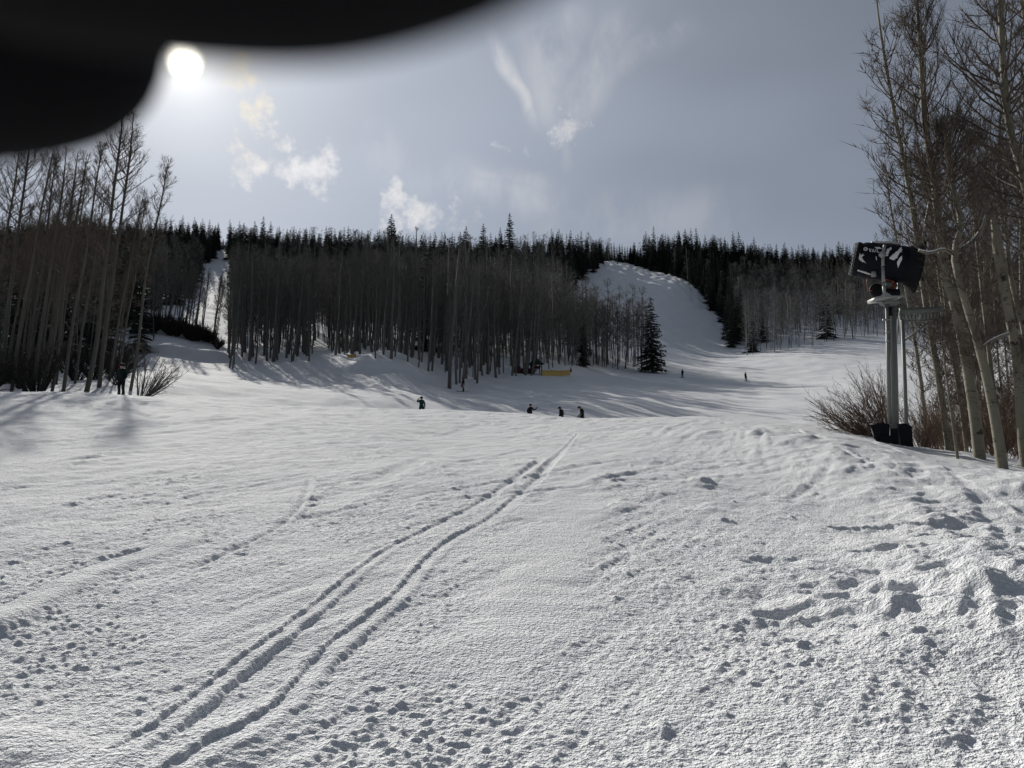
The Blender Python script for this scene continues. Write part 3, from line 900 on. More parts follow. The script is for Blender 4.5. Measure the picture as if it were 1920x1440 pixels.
# --- the grove in the middle of the slope
GROVE_LAB = 'bare aspen in the dense grey grove in the middle of the slope'
GROVE = [(424, 684), (470, 684), (584, 680), (596, 655), (622, 668), (700, 668), (770, 690), (800, 704), (850, 728), (905, 716), (1010, 700), (1040, 690), (1216, 690), (1200, 676), (1100, 664), (900, 640), (600, 630), (430, 640)]
X, Y_, Z, px, py = scatter(GROVE, 96, 190, 2.9)
o_ = np.argsort(Y_)
keep = []
gap = (px > 588) & (px < 612) & (py > 640)
for i in o_:
    if gap[i]:
        continue
    keep.append(i)
print('grove candidates', len(keep))
front = keep[:150]
def mid_tree(x, y, lab, grp):
    put_aspen(MID[int(rng.integers(6))], x, y, rng.uniform(.72, 1.14), rng.uniform(0, 6.28), lab, grp, tilt=(rng.uniform(-.03, .03), rng.uniform(-.03, .06)))
for i in front:
    mid_tree(X[i], Y_[i], GROVE_LAB, 'middle grove aspens')
REST = [(X[i], Y_[i]) for i in keep[150:]]
X2, Y2, _, px2, py2 = scatter(GROVE, 150, 190, 2.9)
REST += [(a, b) for a, b, c, d in zip(X2, Y2, px2, py2) if not (585 < c < 616 and d > 640)]
# edge trees that stand clear
def edge(px, py, Y, k, s, lab, tilt=0.0):
    p = at(px, py, Y)
    e = put_aspen(MID[k], p[0], p[1], s, rng.uniform(0, 6.28), lab, None, tilt=(0, tilt))
    return e
edge(430, 684, 112, 3, .95, 'thin dark aspen standing alone at the left end of the middle grove', 0.0)
edge(437, 684, 111, 1, .75, 'short leaning aspen next to the left end of the middle grove', 0.08)
edge(703, 678, 104, 5, 1.0, 'slender aspen growing on the snow ledge, left of the other one there', 0.0)
edge(733, 678, 104, 2, .95, 'thicker pale aspen growing on the snow ledge, right of the slender one', 0.02)
edge(843, 727, 99, 2, 1.02, 'thickest pale aspen at the lowest tip of the middle grove', 0.06)
edge(866, 722, 101, 0, .95, 'leaning aspen just right of the lowest tip of the middle grove', 0.07)
edge(985, 703, 120, 2, 1.0, 'pale leaning aspen beside the small maroon hut', 0.10)
edge(996, 703, 121, 4, .95, 'right one of the two pale aspens leaning beside the small maroon hut', 0.09)
edge(960, 706, 118, 0, 1.0, 'aspen at the right foot of the middle grove, left of the maroon hut', 0.07)
for k, px in enumerate((1096, 1118, 1140, 1158, 1172, 1190, 1204)):
    edge(px, 692, 168 + 3 * (k % 3), k % 6, 0.92, 'pale bare aspen in the thin stand left of the lone spruce', rng.uniform(0, .05))['group'] = 'aspens left of the lone spruce'

# ------------------------------------------------------------------ conifers
def conifer_geo(H, Rb, tiers, per, rich):
    """spire with drooping layered boughs; rich 2 = many leaflets, 1 = few, 0 = single blades"""
    trunk = Geo(); crown = Geo()
    trunk.tube([[0, 0, -0.5], [0, 0, H * 0.5], [0, 0, H * 0.98]], [H * 0.013, H * 0.008, 0.01], 6 if rich else 4)
    A = []; B = []; Cc = []; tv = []
    for i in range(tiers):
        f = (i + 0.5) / tiers
        z = H * (0.05 + 0.95 * f ** 0.92)
        rr = Rb * (1 - f) ** 0.68 * (0.8 + 0.4 * rng.random()) + 0.10
        n = max(3, int(per * (0.55 + 0.6 * (1 - f))))
        for j in range(n):
            a = 2 * np.pi * (j + rng.random() * 0.8) / n + i
            L = rr * rng.uniform(0.62, 1.18)
            d = np.array([math.cos(a), math.sin(a), 0]); s = np.array([-d[1], d[0], 0])
            droop = -0.34 * L * (1 - f) + 0.10 * L * f
            z0 = z + rng.normal() * H * 0.008
            p0 = np.array([0, 0, z0]); p1 = d * L * 0.55 + [0, 0, z0 + droop * 0.35 + 0.04]; p2 = d * L + [0, 0, z0 + droop]
            wd = L * (0.30 if rich == 2 else 0.52 if rich else 0.9) + 0.08
            tv += [p0, p1 + s * wd * 0.6 + [0, 0, -0.10 * L], p2, p0, p2, p1 - s * wd * 0.6 + [0, 0, -0.10 * L]]
            m = (0, 5, 12)[rich]
            for q in range(m):
                u = rng.uniform(0.2, 1.0)
                c0 = p0 * (1 - u) + p2 * u
                side = s * rng.choice([-1, 1])
                e = c0 + side * L * rng.uniform(.16, .34) * (1.2 - u * .5) + d * L * rng.uniform(.05, .22) + np.array([0, 0, -L * rng.uniform(0, .16)])
                w_ = d * (0.05 + 0.06 * L) + np.array([0, 0, rng.normal() * 0.05])
                tv += [c0 - w_, c0 + w_, e]
    for q in range(10 if rich else 4):                       # leader
        a = rng.uniform(0, 6.28); z = H * rng.uniform(.93, .985)
        tv += [[0, 0, z], [0, 0, z + 0.25], [math.cos(a) * .22, math.sin(a) * .22, z + 0.10]]
    crown.add(np.array(tv), None, np.arange(len(tv)).reshape(-1, 3))
    return trunk, crown
def conifer_proto(name, *a):
    t, c = conifer_geo(*a)
    return t.mesh(name + '_trunk', 'conifer_bark'), c.mesh(name + '_crown', 'needles', smooth=False), a[0], (t, c)
CON = [conifer_proto('ridge_conifer', h, r, 26, 10, 1) for h, r in ((17, 2.9), (19, 2.6), (15, 2.7), (18, 2.3), (16, 3.2))]
CONFAR = [conifer_geo(h, r, 22, 9, 1) for h, r in ((16, 2.9), (18, 2.6), (14, 2.8))]
def far_aspen(line, reach, n1=17, n2=7, n3=5):
    tk = Geo(); cr = Geo()
    P = resample3(line, 4)
    tk.tube(P, np.interp(np.linspace(0, 1, 4), [0, 1], [0.11, 0.04]), 3)
    f = np.sort(rng.uniform(0.22, 0.98, n1)); S, T = along(np.broadcast_to(P, (n1,) + P.shape), f)
    ph = np.arange(n1) * 2.399; rel = (f - 0.22) / 0.78
    L = reach * np.interp(rel, [0, .3, .7, 1], [.7, 1, .75, .3]) * rng.uniform(.7, 1.2, n1)
    D = unit(np.stack([np.cos(ph), np.sin(ph), 0.45 + 0.7 * rel], 1))
    E = S + D * L[:, None]
    cr.blades(S, E, np.full(n1, 0.085))
    k = np.repeat(np.arange(n1), n2); t_ = rng.uniform(.2, 1, len(k))
    S2 = S[k] * (1 - t_)[:, None] + E[k] * t_[:, None]
    D2 = unit(D[k] + rng.normal(size=S2.shape) * .8 + UP * .3); L2 = (0.4 + .38 * L[k]) * rng.uniform(.6, 1.3, len(k))
    cr.blades(S2, S2 + D2 * L2[:, None], np.full(len(k), 0.055))
    k2 = np.repeat(np.arange(len(k)), n3); t_ = rng.uniform(.1, 1, len(k2))
    S3 = S2[k2] + D2[k2] * (L2[k2] * t_)[:, None]
    D3 = unit(D2[k2] + rng.normal(size=S3.shape) * .8 + UP * .2)
    cr.blades(S3, S3 + D3 * rng.uniform(.3, .75, len(k2))[:, None], np.full(len(k2), 0.04))
    return tk, cr
def resample3(line, n):
    line = np.asarray(line); q = np.linspace(0, 1, n); u = np.linspace(0, 1, len(line))
    return np.stack([np.interp(q, u, line[:, i]) for i in range(3)], 1)
FARASP = []
for h, rc in ((16, 2.3), (14, 2.0), (17, 2.5), (13, 1.8)):
    ln = straightish(h, 0.01, 0.015, 5)
    FARASP.append(far_aspen(ln, rc))

def put_conifer(proto, x, y, s, lab, grp, name='conifer_tree'):
    z = float(base_z(np.array([x]), np.array([y]))[0])
    e = empty(name, (x, y, z), lab, 'conifer', grp)
    e.scale = (s * rng.uniform(.78, 1.25), s * rng.uniform(.78, 1.25), s)
    e.rotation_euler = (0, 0, rng.uniform(0, 6.28))
    link('trunk', proto[0], e); link('crown', proto[1], e)
    return e
# the lone spruce in front of the mogul run
t, c = conifer_geo(16.5, 3.1, 34, 11, 2)
p = at(1222, 698, 164)
e = empty('spruce_tree', (p[0], p[1], float(base_z(np.array([p[0]]), np.array([p[1]]))[0])), 'lone dark spruce standing at the foot of the mogul run', 'spruce')
t.build('trunk', 'conifer_bark', e); c.build('crown', 'needles', e, smooth=False)
p = at(1094, 690, 158)
put_conifer(CON[4], p[0], p[1], .62, 'small dark spruce in front of the aspens behind the yellow fence', None, 'spruce_tree')
p = at(1158, 497, 402)
put_conifer(CON[2], p[0], p[1], .16, 'tiny conifer alone on the bright snow at the top of the mogul run', None)

# hillside forest
CENTRE = [(445, 660), (600, 650), (900, 670), (1215, 684), (1205, 674), (1120, 664), (1075, 600), (1070, 550), (1112, 512), (1140, 498), (1150, 492), (1146, 440), (430, 440), (430, 560)]
RIGHT = [(1168, 494), (1268, 521), (1312, 545), (1345, 600), (1368, 652), (1400, 668), (1640, 632), (2680, 628), (2680, 440), (1146, 440)]
LEFT = [(-760, 715), (240, 700), (285, 645), (330, 606), (360, 560), (380, 505), (412, 480), (424, 440), (-760, 420)]
con = []; asp = []
def classify(poly, y0, y1, step):
    X, Y_, Z, px, py = scatter(poly, y0, y1, step)
    n = pn(X / 45, Y_ / 45, 50) + 0.5 * pn(X / 15, Y_ / 15, 51)
    for i in range(len(X)):
        if poly is RIGHT:
            edge_ = max(0, 1 - (px[i] - np.interp(py[i], [490, 521, 545, 600, 652], [1165, 1268, 1312, 1345, 1368])) / 55)
            pc = 0.92 if py[i] < 545 else (0.8 if edge_ > 0.3 and py[i] < 655 else 0.012)
        elif poly is CENTRE:
            pc = (0.80 if py[i] < 512 else 0.30 if py[i] < 545 else 0.03)
            if px[i] > 1060 and py[i] < 560: pc = 0.9
            if n[i] < -0.15 and px[i] < 1050: pc *= 0.45
        else:
            pc = 0.95 if py[i] < 505 else 0.35
        (con if rng.random() < pc else asp).append((X[i], Y_[i], px[i], py[i]))
classify(CENTRE, 140, 455, 5.2)
classify(RIGHT, 200, 455, 4.3)
classify(LEFT, 92, 470, 5.8)
print('hill conifers', len(con), 'hill aspens', len(asp) + len(REST))
# those whose tops show against the sky or beside the runs stand as single trees
con.sort(key=lambda q: 3 * float(q[2] < -30 or q[2] > 1950) - float(q[1] > 395) - 0.8 * float(inside(np.array([q[2]]), np.array([q[3]]), [(1100, 470), (1420, 470), (1420, 680), (1300, 600), (1250, 530), (1100, 570)])[0]) + 0.3 * rng.random())
def con_lab(px, py):
    if px < 440: return 'dark conifer in the wood on the far left skyline', 'conifers on the left skyline'
    if px < 1150: return 'dark conifer spire on the skyline above the middle grove', 'conifers above the middle grove'
    return 'dark conifer in the wood on the right side of the mogul run', 'conifers right of the mogul run'
con = [q for q in con if not (1050 < q[2] < 1200 and q[1] > 398 and rng.random() < .5)]
for k in range(16):
    y_ = rng.uniform(440, 452); con.insert(0, (at(1122 + 5 * k, 500, y_)[0], y_, 1122 + 5 * k, 500))
for k in range(9):
    y_ = rng.uniform(452, 462); con.insert(0, (at(408 + 5 * k, 470, y_)[0], y_, 408 + 5 * k, 470))
for x, y, px, py in con[:300]:
    put_conifer(CON[int(rng.integers(5))], x, y, (rng.uniform(.95, 1.5) if 430 < px < 1060 else rng.uniform(.75, 1.2)) * (1.2 if rng.random() < .15 else 1) * (.62 if 1050 < px < 1205 and y > 398 else .45 if 406 < px < 450 and y > 450 else 1), *con_lab(px, py))
def mass(items, geos, mats, name, label, smin, smax, smooth=False):
    """one object that scatters a few tree shapes over the hillside"""
    XY = np.array(items); Z = base_z(XY[:, 0], XY[:, 1]) - 0.2
    base = link(name, np_mesh(name, np.stack([XY[:, 0], XY[:, 1], Z], 1)))
    ng = bpy.data.node_groups.new(name, 'GeometryNodeTree')
    ng.interface.new_socket('Geometry', in_out='INPUT', socket_type='NodeSocketGeometry')
    ng.interface.new_socket('Geometry', in_out='OUTPUT', socket_type='NodeSocketGeometry')
    gi = ng.nodes.new('NodeGroupInput'); go = ng.nodes.new('NodeGroupOutput')
    join = ng.nodes.new('GeometryNodeJoinGeometry')
    for k, (tk, cr) in enumerate(geos):
        (v1, q1, t1), (v2, q2, t2) = tk.arrays(), cr.arrays()
        n = len(v1)
        me = np_mesh(name + '_shape', np.concatenate([v1, v2]), np.concatenate([q1, q2 + n]), np.concatenate([t1, t2 + n]), mats, smooth,
                     np.concatenate([np.zeros(len(q1)), np.ones(len(q2)), np.zeros(len(t1)), np.ones(len(t2))]))
        ob = bpy.data.objects.new(name + '_shape', me)
        oi = ng.nodes.new('GeometryNodeObjectInfo'); oi.inputs['Object'].default_value = ob; oi.inputs['As Instance'].default_value = True
        ng.links.new(oi.outputs['Geometry'], join.inputs[0])
    iop = ng.nodes.new('GeometryNodeInstanceOnPoints')
    iop.inputs['Pick Instance'].default_value = True
    ri = ng.nodes.new('FunctionNodeRandomValue'); ri.data_type = 'INT'
    rr_ = ng.nodes.new('FunctionNodeRandomValue'); rr_.data_type = 'FLOAT_VECTOR'
    rs = ng.nodes.new('FunctionNodeRandomValue'); rs.data_type = 'FLOAT'
    def inp(nd, nm, typ):
        return [q for q in nd.inputs if q.name == nm and q.type == typ][0]
    def outp(nd, typ):
        return [q for q in nd.outputs if q.type == typ][0]
    inp(ri, 'Min', 'INT').default_value = 0; inp(ri, 'Max', 'INT').default_value = len(geos) - 1
    inp(rr_, 'Min', 'VECTOR').default_value = (-.03, -.03, 0); inp(rr_, 'Max', 'VECTOR').default_value = (.03, .05, 6.28)
    inp(rs, 'Min', 'VALUE').default_value = smin; inp(rs, 'Max', 'VALUE').default_value = smax
    for k, nd in enumerate((ri, rr_, rs)):
        inp(nd, 'Seed', 'INT').default_value = 11 + k
    ng.links.new(gi.outputs[0], iop.inputs['Points']); ng.links.new(join.outputs[0], iop.inputs['Instance'])
    ng.links.new(outp(ri, 'INT'), iop.inputs['Instance Index']); ng.links.new(outp(rr_, 'VECTOR'), iop.inputs['Rotation']); ng.links.new(outp(rs, 'VALUE'), iop.inputs['Scale'])
    ng.links.new(iop.outputs[0], go.inputs[0])
    md = base.modifiers.new('scatter', 'NODES'); md.node_group = ng
    return tag(base, label, None, None, 'stuff')
mass([(a, b) for a, b, c_, _ in con[300:] if not (1050 < c_ < 1205 and b > 398)], CONFAR, ('conifer_bark', 'needles'), 'conifer_wood', 'mass of dark conifers covering the upper hillside', .75, 1.15)
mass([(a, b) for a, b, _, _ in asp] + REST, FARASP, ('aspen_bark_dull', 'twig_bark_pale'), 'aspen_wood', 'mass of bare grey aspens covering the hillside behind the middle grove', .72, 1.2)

# ------------------------------------------------------------------ right edge : close aspens
def px_line(pts, Y0, Y1=None):
    Y1 = Y0 if Y1 is None else Y1
    n = len(pts)
    return np.array([at(px, py, Y0 + (Y1 - Y0) * i / (n - 1)) for i, (px, py) in enumerate(pts)])
def hero(pts, Y0, Y1, r0, r1, label, crown_from, reach, n1=52, n2=8, n3=6, low=10):
    L = px_line(pts, Y0, Y1)
    base = L[0].copy()
    base[2] = min(base[2], gz(base[0], base[1]))
    loc = L - base
    loc = np.concatenate([[loc[0] - [0, 0, 0.4]], loc])
    e = empty('aspen_tree', tuple(base), label, 'aspen tree')
    t, c = aspen_geo(loc, (r0, r1), crown_from, reach, n1, n2, n3, 0.0052, 'tube', 12, low)
    tr = t.build('trunk', 'aspen_bark', e)
    c.build('crown', 'twig_bark', e)
    return e, base
def snow_limb(e, base, pts, Y, r, snowy=True):
    """one thick crooked limb with a line of snow lying on it"""
    L = smooth_line(px_line(pts, Y), 2) - base
    g = Geo(); g.tube(L, np.linspace(r, r * 0.45, len(L)), 7)
    lb = g.build('limb', 'aspen_bark', e)
    if snowy:
        g = Geo(); g.tube(L[1:-1] + [0, 0, r * 0.75], np.linspace(r * 0.62, r * 0.35, len(L) - 2), 6)
        g.build('snow_line', 'settled_snow', lb)
h1, b1 = hero([(1838, 866), (1828, 777), (1811, 669), (1790, 568), (1772, 517), (1762, 452), (1752, 330), (1737, 262), (1732, 200), (1729, 133), (1722, 40), (1719, -10)], 17.5, 18.2, .128, .05,
              'tall pale aspen behind the snow gun, leaning left, its crown bare against the sky', 0.40, 1.75, 70, 8, 7, 12)
h2, b2 = hero([(1882, 888), (1862, 759), (1837, 651), (1815, 582), (1797, 524), (1786, 470), (1806, 424), (1792, 373), (1784, 345), (1776, 290), (1770, 220)], 15.8, 17.4, .108, .04,
              'crooked pale aspen with the lowest base at the right edge of the piste', 0.55, 1.3, 46, 8, 6, 10)
snow_limb(h2, b2, [(1790, 478), (1770, 466), (1745, 476), (1722, 470)], 16.8, .045)
snow_limb(h2, b2, [(1796, 470), (1822, 455), (1842, 430), (1848, 405)], 16.8, .05)
snow_limb(h1, b1, [(1768, 440), (1748, 440), (1732, 428), (1738, 405), (1742, 380)], 17.8, .05)
h3, b3 = hero([(1924, 868), (1916, 813), (1909, 687), (1894, 604), (1876, 499), (1864, 416), (1858, 392)], 16.5, 17.0, .118, .085,
              'aspen with a dark broken-off top at the right border of the picture', 0.92, .5, 6, 4, 3, 16)
snow_limb(h3, b3, [(1894, 625), (1872, 632), (1856, 640), (1842, 650)], 16.6, .035)
h4, b4 = hero([(1955, 850), (1932, 690), (1920, 615), (1902, 553), (1889, 485), (1890, 445), (1874, 385), (1872, 300), (1876, 200)], 18.5, 19.5, .085, .035,
              'thin winding aspen just behind the one with the broken top', 0.5, 1.5, 46, 7, 6, 10)
h5, b5 = hero([(2010, 880), (1965, 560), (1925, 360), (1912, 300), (1893, 250), (1887, 200), (1880, 117), (1877, 33), (1874, -60), (1870, -160)], 16.5, 17.5, .13, .045,
              'tall aspen whose dark upper trunk and spreading branches fill the top right corner', 0.40, 2.1, 66, 8, 7, 8)
h6, b6 = hero([(1797, 868), (1784, 777), (1777, 723), (1768, 660), (1766, 600)], 17.0, 17.2, .036, .015,
              'thin pale sapling left of the two big aspens at the right edge', 0.5, .6, 16, 5, 4, 6)
h7, b7 = hero([(2060, 880), (1990, 400), (1955, 180), (1925, 60), (1900, -80)], 19.5, 20.5, .12, .04,
              'aspen crown hanging into the picture from beyond the right border', 0.35, 2.4, 60, 8, 6, 8)
h8, b8 = hero([(1872, 842), (1866, 760), (1852, 640), (1836, 500), (1822, 360), (1812, 250)], 21, 22, .07, .025,
              'thin aspen standing between and behind the two big right aspens', 0.45, 1.5, 46, 7, 6, 10)
TH = 'slim bare aspen in the brown thicket behind the snow gun'
for i in range(40):
    Y = rng.uniform(20.5, 46); px = rng.uniform(1770 if Y < 30 else 1730, 2180)
    x = (px - 960) / F * Y
    put_aspen(SIDE[int(rng.integers(4))], x, Y, rng.uniform(.8, 1.25) * (1.0 + 0.012 * (Y - 20)), rng.uniform(0, 6.28), TH, 'thicket aspens behind the snow gun', tilt=(0, rng.uniform(-.10, .02)))

# ------------------------------------------------------------------ shrubs
def shrub_geo(n, H, spread, bias=(0, 0), twig_r=0.005, n2=7, n3=4, fine='blade'):
    g = Geo()
    a = rng.uniform(0, 2 * np.pi, n)
    S = np.stack([np.cos(a), np.sin(a), np.zeros(n)], 1) * rng.uniform(0, .28, n)[:, None] * spread
    S[:, 2] = -0.2
    D = np.stack([np.cos(a) * spread + bias[0], np.sin(a) * spread + bias[1], np.full(n, 1.0)], 1) * rng.uniform(.7, 1.3, (n, 3))
    L = H * rng.uniform(.6, 1.15, n)
    st = grow(S, D, L, 6, 0.15, 0.07)
    g.tubes(st, (twig_r * 2.2 * rng.uniform(.7, 1.3, n))[:, None] * np.linspace(1, .35, 6)[None], 4)
    k = np.repeat(np.arange(n), n2); t = rng.uniform(.25, 1, len(k))
    S2, T2 = along(st[k], t)
    L2 = .32 * L[k] * (1.2 - .6 * t) * rng.uniform(.6, 1.2, len(k))
    br = grow(S2, unit(T2 + rng.normal(size=T2.shape) * .38), L2, 4, .3, .1)
    g.tubes(br, np.full((len(br), 4), twig_r) * np.array([1, .9, .7, .4]), 3)
    k = np.repeat(np.arange(len(br)), n3); t = rng.uniform(.1, 1, len(k))
    S3, T3 = along(br[k], t)
    g.blades(S3, S3 + unit(T3 + rng.normal(size=T3.shape) * .5) * (.35 * L2[k] * rng.uniform(.5, 1.3, len(k)))[:, None], np.full(len(k), twig_r * 1.7))
    return g
def shrub(x, y, g, mat, label, group=None, sc=1.0, mesh=None, rz=0.0):
    e = empty('willow_shrub', (x, y, gz(x, y)), label, 'shrub', group)
    e.scale = (sc, sc, sc); e.rotation_euler = (0, 0, rz)
    link('stems', mesh if mesh is not None else g.mesh('stems', mat), e)
    return e
p = at(1672, 812, 22.5)
shrub(p[0], p[1], shrub_geo(95, 2.35, .75, (-1.15, 0), .0055, 8, 4), 'willow_bark', 'large leafless reddish willow bush spreading left from the snow gun post')
p = at(1650, 800, 27)
shrub(p[0], p[1], shrub_geo(40, 2.4, .7, (-.4, 0), .005, 8, 4), 'willow_bark', 'upright leafless willow bush right behind the snow gun post')
p = at(262, 740, 43.5)
shrub(p[0], p[1], shrub_geo(34, 2.7, .6, (.55, 0), .012, 7, 4), 'twig_bark_dark', 'dark leafless bush leaning right beside the standing person in the left grove')
UND = [shrub_geo(30, 2.2, .55, (-.1, 0), .005, 7, 4).mesh('stems', 'willow_bark') for _ in range(3)]
for i in range(46):
    Y = rng.uniform(20, 40); px = rng.uniform(1722, 2120)
    x = (px - 960) / F * Y
    shrub(x, Y, None, None, 'reddish brown leafless undergrowth bush in the thicket on the right', 'undergrowth in the right thicket', rng.uniform(.6, 1.35), UND[i % 3], rng.uniform(-.6, .6))
BANK = [shrub_geo(60, 3.2, .6, (0, 0), .03, 8, 5).mesh('stems', 'brush_dark') for _ in range(2)]
for i in range(22):
    px = 285 + 6.0 * i + rng.uniform(-4, 4); Y = 133 + rng.uniform(0, 6)
    x = at(px, 640, Y)[0]
    shrub(x, Y, None, None, 'dense dark willow bush in the bank below the left run', 'dark willow bank', rng.uniform(.75, 1.05) * (1 - .4 * max(0, (px - 370) / 45)), BANK[i % 2], rng.uniform(0, 6.28))
DKU = shrub_geo(30, 2.2, .6, (.1, 0), .014, 8, 5).mesh('stems', 'brush_dark')
for i in range(26):
    px = rng.uniform(-150, 235); Y = rng.uniform(52, 90)
    shrub(at(px, 720, Y)[0], Y, None, None, 'low dark leafless bush under the aspens of the left grove', 'undergrowth in the left grove', rng.uniform(.8, 1.9), DKU, rng.uniform(0, 6.28))

# ------------------------------------------------------------------ snow gun on its post
GY = 19.0
U = GY / F * 1.0045               # metres per photograph pixel at the gun
def gp(px, py, dy=0.0):
    return at(px, py, GY + dy)
gb = gp(1672, 830)
gb[2] = gz(gb[0], gb[1] )
gun = empty('snow_gun', tuple(gb), 'black fan snow gun with white lettering on a grey post at the right edge', 'snow gun')
def gpart(name, g, mat, parent=gun, smooth=True):
    v, q, t = g.arrays()
    off = gb
    return link(name, np_mesh(name, v - off, q, t, (mat,), smooth), parent)
# post : thick galvanised tube with a water pipe strapped in front
g = Geo(); g.tube([gp(1680, 850, .1), gp(1677, 700, .1), gp(1673, 572, .1)], [6.2 * U] * 3, 18); post = gpart('post', g, 'galvanised_steel')
g = Geo(); g.tube([gp(1669, 815, -.06), gp(1666, 690, -.06), gp(1663.5, 572, -.06)], [3.8 * U] * 3, 14); pipe = gpart('water_pipe', g, 'galvanised_steel')
for py in (600, 623, 640, 797):
    cx = 1663.5 + (py - 572) * 0.0235
    g = Geo(); g.tube([gp(cx, py + 1.5, -.06), gp(cx, py - 1.5, -.06)], [4.7 * U] * 2, 14); gpart('clamp', g, 'painted_steel', pipe)
    if py < 605:
        g = Geo(); g.box(gp(cx - 6.5, py, -.08), (.07, .05, .05)); gpart('valve_knob', g, 'painted_steel', pipe)
g = Geo(); g.tube([gp(1668.5, 590, -.10), gp(1669.5, 605, -.10), gp(1670, 640, -.11), gp(1675, 810, -.10)], [1.0 * U] * 4, 8); gpart('cable', g, 'green_grey_steel')
g = Geo(); g.box(gp(1669, 584, -.10), (.07, .06, .22)); gpart('junction_box', g, 'rubber_black')
g = Geo(); g.tube([gp(1660, 572, 0), gp(1652, 567, -.05), gp(1643, 566, -.08)], [2.2 * U] * 3, 8); gpart('hose_elbow', g, 'painted_steel')
g = Geo(); g.lathe([(0, 0), (0, 10 * U), (.05, 17 * U), (.10, 19 * U), (.10, 0)], gp(1668, 574, .05), (0, 0, 1), 24); gpart('flange', g, 'green_grey_steel')
# turntable plate, slightly tipped
g = Geo()
a, b_ = gp(1636, 563), gp(1687, 556)
ax = (b_ - a); ln = np.linalg.norm(ax); ax = ax / ln; vz = np.cross([0, 1.0, 0], ax) * -1
M = np.stack([ax, [0, 1.0, 0], np.cross(ax, [0, 1.0, 0])], 1)
g.box((a + b_) / 2, (ln, .55, 7 * U), M); gpart('turntable', g, 'painted_steel', gun, False)
# yoke arms, one on each side of the barrel
def arm(name, pts, dy, w_):
    L = px_line(pts, GY + dy)
    g = Geo()
    for p0, p1 in zip(L[:-1], L[1:]):
        d = p1 - p0; l = np.linalg.norm(d); d = d / l
        M = np.stack([np.cross([0, 1.0, 0], d), [0, 1.0, 0], d], 1)
        g.box((p0 + p1) / 2, (w_, .045, l + w_ * .3), M)
    return gpart(name, g, 'painted_steel', gun, False)
ya = arm('yoke_arm', [(1659, 557), (1656.5, 530), (1655.5, 500), (1655.5, 474), (1659, 460)], -.52, 4.6 * U)
yb = arm('yoke_arm', [(1683, 556), (1685, 530), (1686, 505), (1691, 480)], .40, 4.2 * U)
g = Geo()
v0 = gp(1650, 557, -.52); v1 = gp(1672, 554, -.52); v2 = gp(1659, 546, -.52)
for dy in (0, .03):
    g.add(np.array([v0, v1, v2]) + [0, dy, 0], None, [[0, 1, 2]])
gpart('gusset', g, 'painted_steel', ya, False)
g = Geo(); g.lathe([(0, 0), (0, .075), (.09, .075), (.09, 0)], gp(1656, 476, -.60), (0, 1, 0), 16); gpart('pivot_cap', g, 'painted_steel', ya)
# barrel : points up-left and away; nozzle ring in front, wide intake bell behind
bc = gp(1654, 492)
bax = np.array([-0.90, 0.30, 0.20]); bax /= np.linalg.norm(bax)
r_ = 35 * U
g = Geo()
g.lathe([(-.60, r_ * .98), (-.45, r_), (.30, r_), (.46, r_ * .97), (.54, r_ * .88), (.54, r_ * .74), (.30, r_ * .70), (-.2, r_ * .66)], bc, bax, 40)
barrel = gpart('barrel', g, 'gun_black')
g = Geo(); g.lathe([(.52, r_ * .90), (.60, r_ * .96), (.68, r_ * .90), (.66, r_ * .78), (.54, r_ * .76)], bc, bax, 36); nz = gpart('nozzle_ring', g, 'rubber_black')
nn = np.cross(bax, [0, 0, 1.0]); nn /= np.linalg.norm(nn); nb = np.cross(bax, nn)
for i in range(24):
    a = i * 2 * np.pi / 24
    p = bc + bax * .67 + (math.cos(a) * nn + math.sin(a) * nb) * r_ * .84
    g = Geo(); g.tube([p, p + bax * .05], [.016, .010], 6); gpart('nozzle', g, 'painted_steel', nz)
g = Geo(); g.lathe([(-.50, r_ * .9), (-.58, r_ * 1.06), (-.70, r_ * 1.26), (-.80, r_ * 1.40), (-.86, r_ * 1.43), (-.86, r_ * 1.36), (-.72, r_ * 1.15), (-.56, r_ * .9)], bc, bax, 44); bell = gpart('intake_bell', g, 'rubber_black')
for i in range(5):                                         # wire guard over the intake
    g = Geo()
    rr_ = r_ * (0.25 + .24 * i)
    ring = np.array([bc - bax * (.80 + .03 * (4 - i)) + (math.cos(t_) * nn + math.sin(t_) * nb) * rr_ for t_ in np.linspace(0, 2 * np.pi, 33)])
    g.tube(ring, [.006] * 33, 5); gpart('guard_ring', g, 'green_grey_steel', bell)
for i in range(8):
    a = i * math.pi / 4
    g = Geo(); e1 = bc - bax * .80 + (math.cos(a) * nn + math.sin(a) * nb) * r_ * 1.26
    g.tube([bc - bax * .93, e1], [.006, .006], 5); gpart('guard_spoke', g, 'green_grey_steel', bell)
g = Geo(); g.lathe([(-.50, 0), (-.50, .15), (-.2, .16), (0, .1), (0, 0)], bc, bax, 18); hub = gpart('fan_hub', g, 'rubber_black')
for i in range(8):
    a = i * math.pi / 4; d = math.cos(a) * nn + math.sin(a) * nb; sd_ = np.cross(bax, d)
    o0 = bc - bax * .38
    g = Geo(); v = [o0 + d * .14 - sd_ * .04, o0 + d * .14 + sd_ * .04 + bax * .05, o0 + d * r_ * .62 + sd_ * .06 + bax * .07, o0 + d * r_ * .62 - sd_ * .06]
    g.add(np.array(v), [[0, 1, 2, 3]]); g.add(np.array(v) - bax * .012, [[3, 2, 1, 0]]); gpart('fan_blade', g, 'rubber_black', hub, False)
